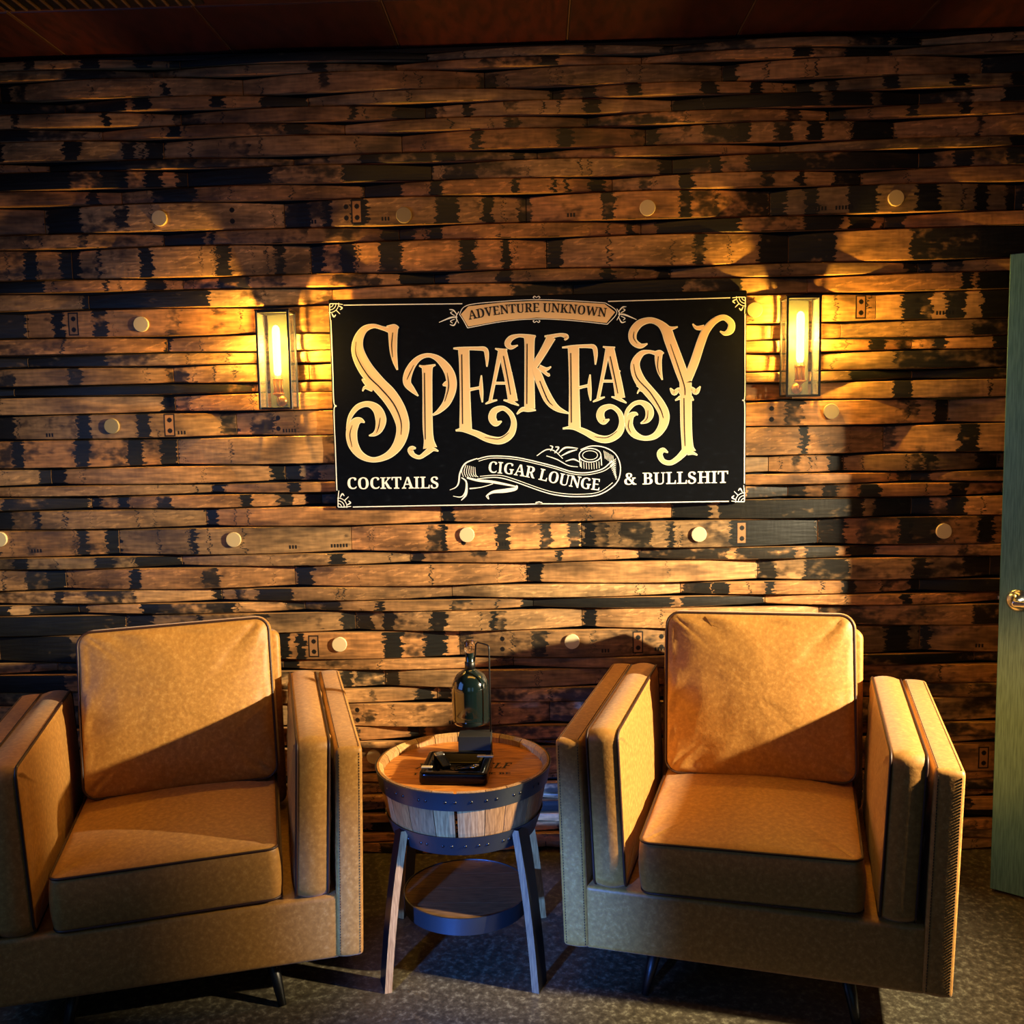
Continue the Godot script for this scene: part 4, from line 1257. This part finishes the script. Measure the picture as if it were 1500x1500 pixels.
	row(2148, "-2577 -1682 -813 31 884", "-1997:-1847:3 -1847:-1804:9 -1804:-1722:3 -1722:-1652:8 -1652:-1584:3 -1584:-1572:6 -1572:-1422:2 -1422:-1375:8 -1375:-1144:1 -1144:-1097:7 -1097:-939:1 -939:-907:7 -907:-816:2 -813:-764:8 -764:-705:4 -705:-651:8 -562:-479:7 -479:-283:1 -276:-225:8 -225:-130:1 -130:-98:8 -98:29:1 33:82:8 546:584:6 584:776:1 776:1044:7 1044:1187:1 1192:1301:1 1301:1538:6 1538:1703:8", "")
	row(2103, "-2164 -1281 -372 469 1338", "-2001:-1770:9 -1770:-1555:2 -1555:-1540:6 -1540:-1413:3 -1413:-1345:7 -1345:-1281:2 -1281:-1151:4 -1151:-1028:7 -1028:-904:4 -904:-743:1 -738:-559:4 -547:-497:1 -497:-326:9 -148:-99:6 222:261:8 420:469:7 1290:1338:8 1342:1378:9 1378:1426:2 1426:1487:6 1487:1629:1", "")
	row(2041, "-2523 -1629 -741 124 952", "-2005:-1649:1 -1649:-1424:9 -1424:-1175:7 -1175:-1026:2 -1026:-738:3 -463:-95:3 -95:124:6 124:512:8 512:710:5 1113:1470:1 1477:1510:8 1510:1527:1 1527:1707:8", "")
	row(1942, "-2762 -1861 -985 -527 342 1193", "-2012:-1866:7 -1861:-1760:2 -1760:-1718:8 -1718:-1610:1 -1610:-1559:6 -1559:-1347:1 -1342:-1294:4 -1175:-1135:3 1282:1349:8 1349:1382:6 1382:1430:1 1430:1492:7 1549:1710:8", "-1428:1986 759:1988")
	row(1882, "-2245 -1350 -467 390 826 1072", "-2017:-1714:3 -1714:-1355:1 -1355:-1335:8 -467:1067:1 1072:1144:3 1144:1474:1 1522:1712:5", "")
	row(1837, "-2785 -1868 -965 -419 463 1322", "-2020:-1566:7 -1566:-1340:4 -1340:-1040:2 -1040:-840:1 996:1092:2 1092:1164:1 1169:1226:6 1226:1260:2 1260:1322:5 1332:1392:3 1392:1440:7 1440:1480:1 1480:1595:2 1595:1714:8", "")
	row(1771, "-2229 -1333 -836 47 912", "-2025:-1904:5 -1904:-1706:1 -1706:-1658:5 -1658:-1361:1 -1356:-1278:5 1249:1348:5 1348:1716:5", "")
	row(1733, "-2693 -1927 -1032 -422 463 1325", "-2028:-1320:9 -1320:-1045:7 -1045:-770:3 1094:1322:8 1322:1718:7", "")
	row(1668, "-2238 -1332 -444 33 901", "-1380:-1332:9 -1332:-1279:4 1247:1307:7 1307:1720:1", "")
	row(1577, "-2015 -1110 -223 609 1456", "-2041:-1926:8 -1926:-1798:2 -1798:-1689:3 -1684:-1633:8 -1633:-1466:2 -1463:-1415:8 -1415:-1165:1 -1165:-1110:5 -1110:-1057:2 -1057:-972:5 731:872:1 872:931:5 931:1265:1 1265:1343:4 1343:1405:1 1405:1453:6", "-1552:1624 1031:1627")
	row(1474, "-2240 -1332 -439 364 1229", "-2048:-1933:4 -1933:-1889:8 -1889:-1703:3 -1700:-1649:8 -1649:-1512:4 -1512:-1456:8 -1456:-1395:3 -1395:-1332:8 -1332:-780:1 -780:-730:4 925:952:9 1229:1272:5 1272:1364:3 1364:1485:1 1485:1548:7 1548:1726:1", "")
	row(1409, "-2723 -1809 -938 -57 820 1089 1634", "-2053:-1853:1 -1853:-1809:6 -1807:-1756:8 -991:-941:9 -938:-878:8 -878:-853:1 -853:-813:5 820:903:1 903:933:5 1033:1089:8 1325:1354:5 1366:1414:6 1414:1559:1 1559:1634:6", "")
	row(1368, "-2120 -1213 -320 462 1328", "-2056:-1933:2 -1211:-1158:9 -1158:-922:1 -920:-880:8 -880:-733:1 1274:1328:5 1330:1396:7 1396:1730:3", "")
	row(1318, "-2576 -1664 -809 16 890 1654", "-2059:-1982:1 -1982:-1944:7 -1944:-1839:5 -1839:-1675:6 -1664:-1624:8 -1624:-1560:4 -1560:-1519:8 -1519:-1407:3 -1407:-1356:6 -1356:-1102:1 -1102:-1059:8 -1059:-968:1 -968:-912:7 -912:-862:2 -862:-806:8 -806:-735:6 733:890:6 890:953:6 953:1007:2 1007:1056:7 1056:1144:3 1144:1210:8 1210:1460:1 1460:1523:7 1523:1731:3", "")
	row(1246, "-2155 -1240 -371 471 1333", "-2065:-1957:9 -1957:-1872:3 -1872:-1851:7 -1240:-1197:9 -366:-325:8 474:605:8 605:639:2 639:1155:7 1157:1194:2 1194:1333:8 1333:1399:9 1399:1457:4 1457:1516:8 1516:1734:2", "")
	row(1145, "-2488 -1570 -704 143 999", "-2073:-2005:9 -2005:-1905:2 -1905:-1866:4 -1866:-1724:2 -1719:-1683:7 -1683:-1621:3 -1616:-1567:9 -1567:-1301:2 -1294:-1273:7 -721:-628:3 -628:-419:1 -419:-373:5 -373:-351:8 -351:-167:1 -167:-125:7 -7:30:6 95:138:6 148:188:9 188:238:5 240:277:1 277:394:5 394:449:2 449:476:7 476:679:3 679:995:9 999:1054:7 1054:1093:8 1135:1279:4 1282:1328:8 1328:1421:6 1421:1562:4 1562:1616:8", "-2001:1216 -1129:1202 -274:1207 563:1196 1437:1193")
	row(1099, "-2244 -1337 -488 352 1206", "-2076:-1960:4 -1960:-1900:8 -1900:-1650:3 -1650:-1580:8 -1580:-1509:4 -1509:-1342:8 -1337:-1074:1 -1074:-781:2 -781:-728:8 -485:-440:6 -440:-264:2 -264:-208:5 -208:50:1 50:70:7 352:664:6 697:906:6 946:1067:6 1067:1103:2 1103:1206:7 1206:1495:1 1495:1739:4", "")
	row(1018, "-2721 -1779 -919 -59 784 1620", "-2082:-1921:2 -1921:-1849:6 -1849:-1779:9 -1779:-1526:2 -1526:-1488:8 -1488:-1257:1 -1257:-1190:5 -1190:-925:1 -912:-853:9 -57:-9:9 784:848:6 848:947:3 947:1105:6 1105:1326:3 1331:1390:6 1390:1522:4 1522:1742:6", "")
	row(967, "-2112 -1195 -337 503 1369", "-2086:-1813:3 -1813:-1780:6 -1780:-1697:3 -1697:-1516:5 -1516:-1229:1 -1226:-1195:8 -1193:-1144:3 -1144:-1103:6 -1103:-1060:1 -1060:-927:7 508:548:5 548:615:8 623:672:8 672:796:1 804:838:8 1081:1130:7 1130:1216:2 1229:1327:4 1327:1376:8 1376:1743:8", "")
	row(925, "-2651 -1738 -885 -38 811 1647", "-2089:-1985:8 -1985:-1920:3 -1915:-1738:8 -1738:-1700:6 -1700:-1488:2 -1488:-1426:9 -1426:-1184:5 -1184:-1143:8 -1143:-954:3 -954:-888:6 -885:-821:6 -816:-757:8 -617:-587:8 -339:-268:5 -73:471:8 471:505:2 505:809:8 811:1279:2 1291:1333:8 1333:1745:3", "")
	row(848, "-2448 -1562 -699 142 1008", "-2095:-1718:9 -1718:-1562:8 -1557:-1456:7 -1456:-1283:3 -1283:-1263:8 -1263:-1232:1 -1232:-1065:3 -1065:-1019:5 -1019:-886:1 -886:-829:3 -829:-748:1 -748:-699:7 -694:-635:8 -635:-595:2 -595:-549:9 -549:-422:4 -417:-363:8 -196:-173:8 -173:-143:4 144:192:9 660:1008:1 1008:1379:4 1379:1551:2 1551:1747:6", "")
	row(745, "-2051 -1175 -313 535 1374", "-2103:-1967:8 -1967:-1894:9 -1894:-1764:8 -1764:-1175:5 -987:-949:8 -918:-885:9 -885:-598:1 -593:-524:9 -524:-445:3 -445:-366:9 -361:-313:1 -313:-267:5 -267:-44:3 -44:7:5 7:234:2 234:510:3 1109:1238:2 1243:1337:7 1337:1374:3 1374:1406:8 1406:1445:3 1445:1751:2", "-756:805 102:807")
	row(703, "-2711 -1834 -976 -115 736 1573", "-2106:-1831:2 -1831:-976:5 -976:-919:8 -919:-809:1 -809:-655:3 -655:-362:1 -146:-115:5 -108:-82:1 -82:736:1 1147:1313:6 1313:1506:9 1506:1752:7", "")
	row(634, "-2348 -1458 -596 258 1101", "-2111:-1784:9 -1784:-760:4 -760:-722:6 -722:-704:2 -704:-601:5 -596:-543:7 -543:258:1 258:1754:3", "")
	row(579, "-2194 -1305 -403 447 1286", "-2115:-1279:3 -1279:-647:2 -647:-629:4 -629:-493:1 -480:-424:8 -398:-347:7 -347:1756:4", "")
	row(489, "-2651 -1767 -869 16 887 1727", "-2122:-1024:4 -1024:-676:2 -676:-632:4 -632:-488:2 -488:-437:3 -437:-99:2 -99:1759:4", "")
	row(434, "-2232 -1352 -474 383 1226", "-2126:-1027:3 -1027:-714:1 -714:-698:6 -698:-510:1 -510:-454:7 -454:1761:4", "")
	row(407, "-2739 -1838 -924 -49 813 1663", "-2128:1762:3", "")
	row(302, "-2428 -1516 -617 255 1116", "-2136:1766:3", "-647:367")
	row(270, "-2645 -1750 -855 40 935 1830", "-2450:-2072:3 -1883:-1640:8 -1464:-1071:4 -1064:-766:8 -703:-311:1 -271:-154:3 -34:152:3 291:403:4 466:532:6 587:855:3 901:1160:2 1355:1451:2 1609:1985:3", "")
	row(228, "-2268 -1373 -478 417 1312 2207", "-2450:-2323:1 -2322:-2155:8 -2100:-1956:8 -1914:-1706:3 -1656:-1320:6 -1160:-996:2 -820:-660:3 -584:-513:3 -407:-263:2 -196:-103:3 -26:342:4 342:707:6 888:1121:1 1200:1441:8 1519:1825:6 1905:2059:3", "")
	row(200, "-1891 -996 -101 794 1689 2584", "-2450:-2300:1 -2235:-2164:6 -2073:-1807:1 -1667:-1393:3 -1297:-941:8 -939:-648:1 -467:-315:4 -265:-145:8 -83:213:3 344:585:4 649:945:1 1095:1343:8 1418:1496:3 1519:1685:3 1816:2188:3", "")
	row(152, "-2409 -1514 -619 276 1171 2066", "-2450:-2216:3 -2037:-1698:1 -1619:-1397:3 -1352:-1252:6 -1214:-996:3 -955:-871:1 -718:-385:3 -377:-196:6 -44:192:8 256:549:6 656:790:1 953:1029:8 1155:1386:8 1439:1565:6 1709:1836:6", "")
	row(117, "-2032 -1137 -242 653 1548 2443", "-2450:-2336:2 -2225:-1975:2 -1960:-1685:3 -1649:-1357:4 -1314:-987:3 -863:-641:3 -571:-362:3 -259:-124:1 -28:304:2 464:779:8 865:1017:1 1142:1341:4 1541:1881:8", "")
	row(76, "-2550 -1655 -760 135 1030 1925", "-2450:-2206:1 -2008:-1766:6 -1616:-1217:1 -1023:-807:3 -664:-461:8 -337:-142:8 34:244:3 410:561:4 563:865:4 1063:1251:3 1422:1622:3 1695:2011:6", "")
	row(41, "-2173 -1278 -383 512 1407 2302", "-2450:-2208:3 -2138:-1749:3 -1561:-1292:3 -1248:-958:3 -873:-548:2 -413:-268:2 -176:128:3 305:405:6 576:849:2 1006:1363:4 1533:1808:3", "")
	row(0, "-1796 -901 -6 889 1784 2679", "-2450:-2107:8 -1944:-1746:6 -1739:-1579:2 -1429:-1144:4 -978:-826:2 -632:-480:6 -297:-216:3 -159:-15:1 19:135:3 181:488:2 628:706:3 825:1064:3 1233:1606:1 1757:1921:2", "")
	build_room()
	build_door()
	build_sign()
	build_sconce("lit glass box sconce on the wall left of the sign, above the left armchair", Vector3(-0.926, 1.673, 0.070), 0.0)
	build_sconce("lit glass box sconce on the wall between the sign and the door", Vector3(0.905, 1.681, 0.070), 0.0)
	make_armchair("tan leather armchair with piped cushions standing left of the barrel table", Vector3(-1.136, 0, 0.697), 0.2758)
	make_armchair("tan leather armchair with piped cushions standing right of the barrel table, near the door", Vector3(0.648, 0, 0.641), -0.2597)
	build_barrel_table()
	build_ashtray()
	build_table_things()
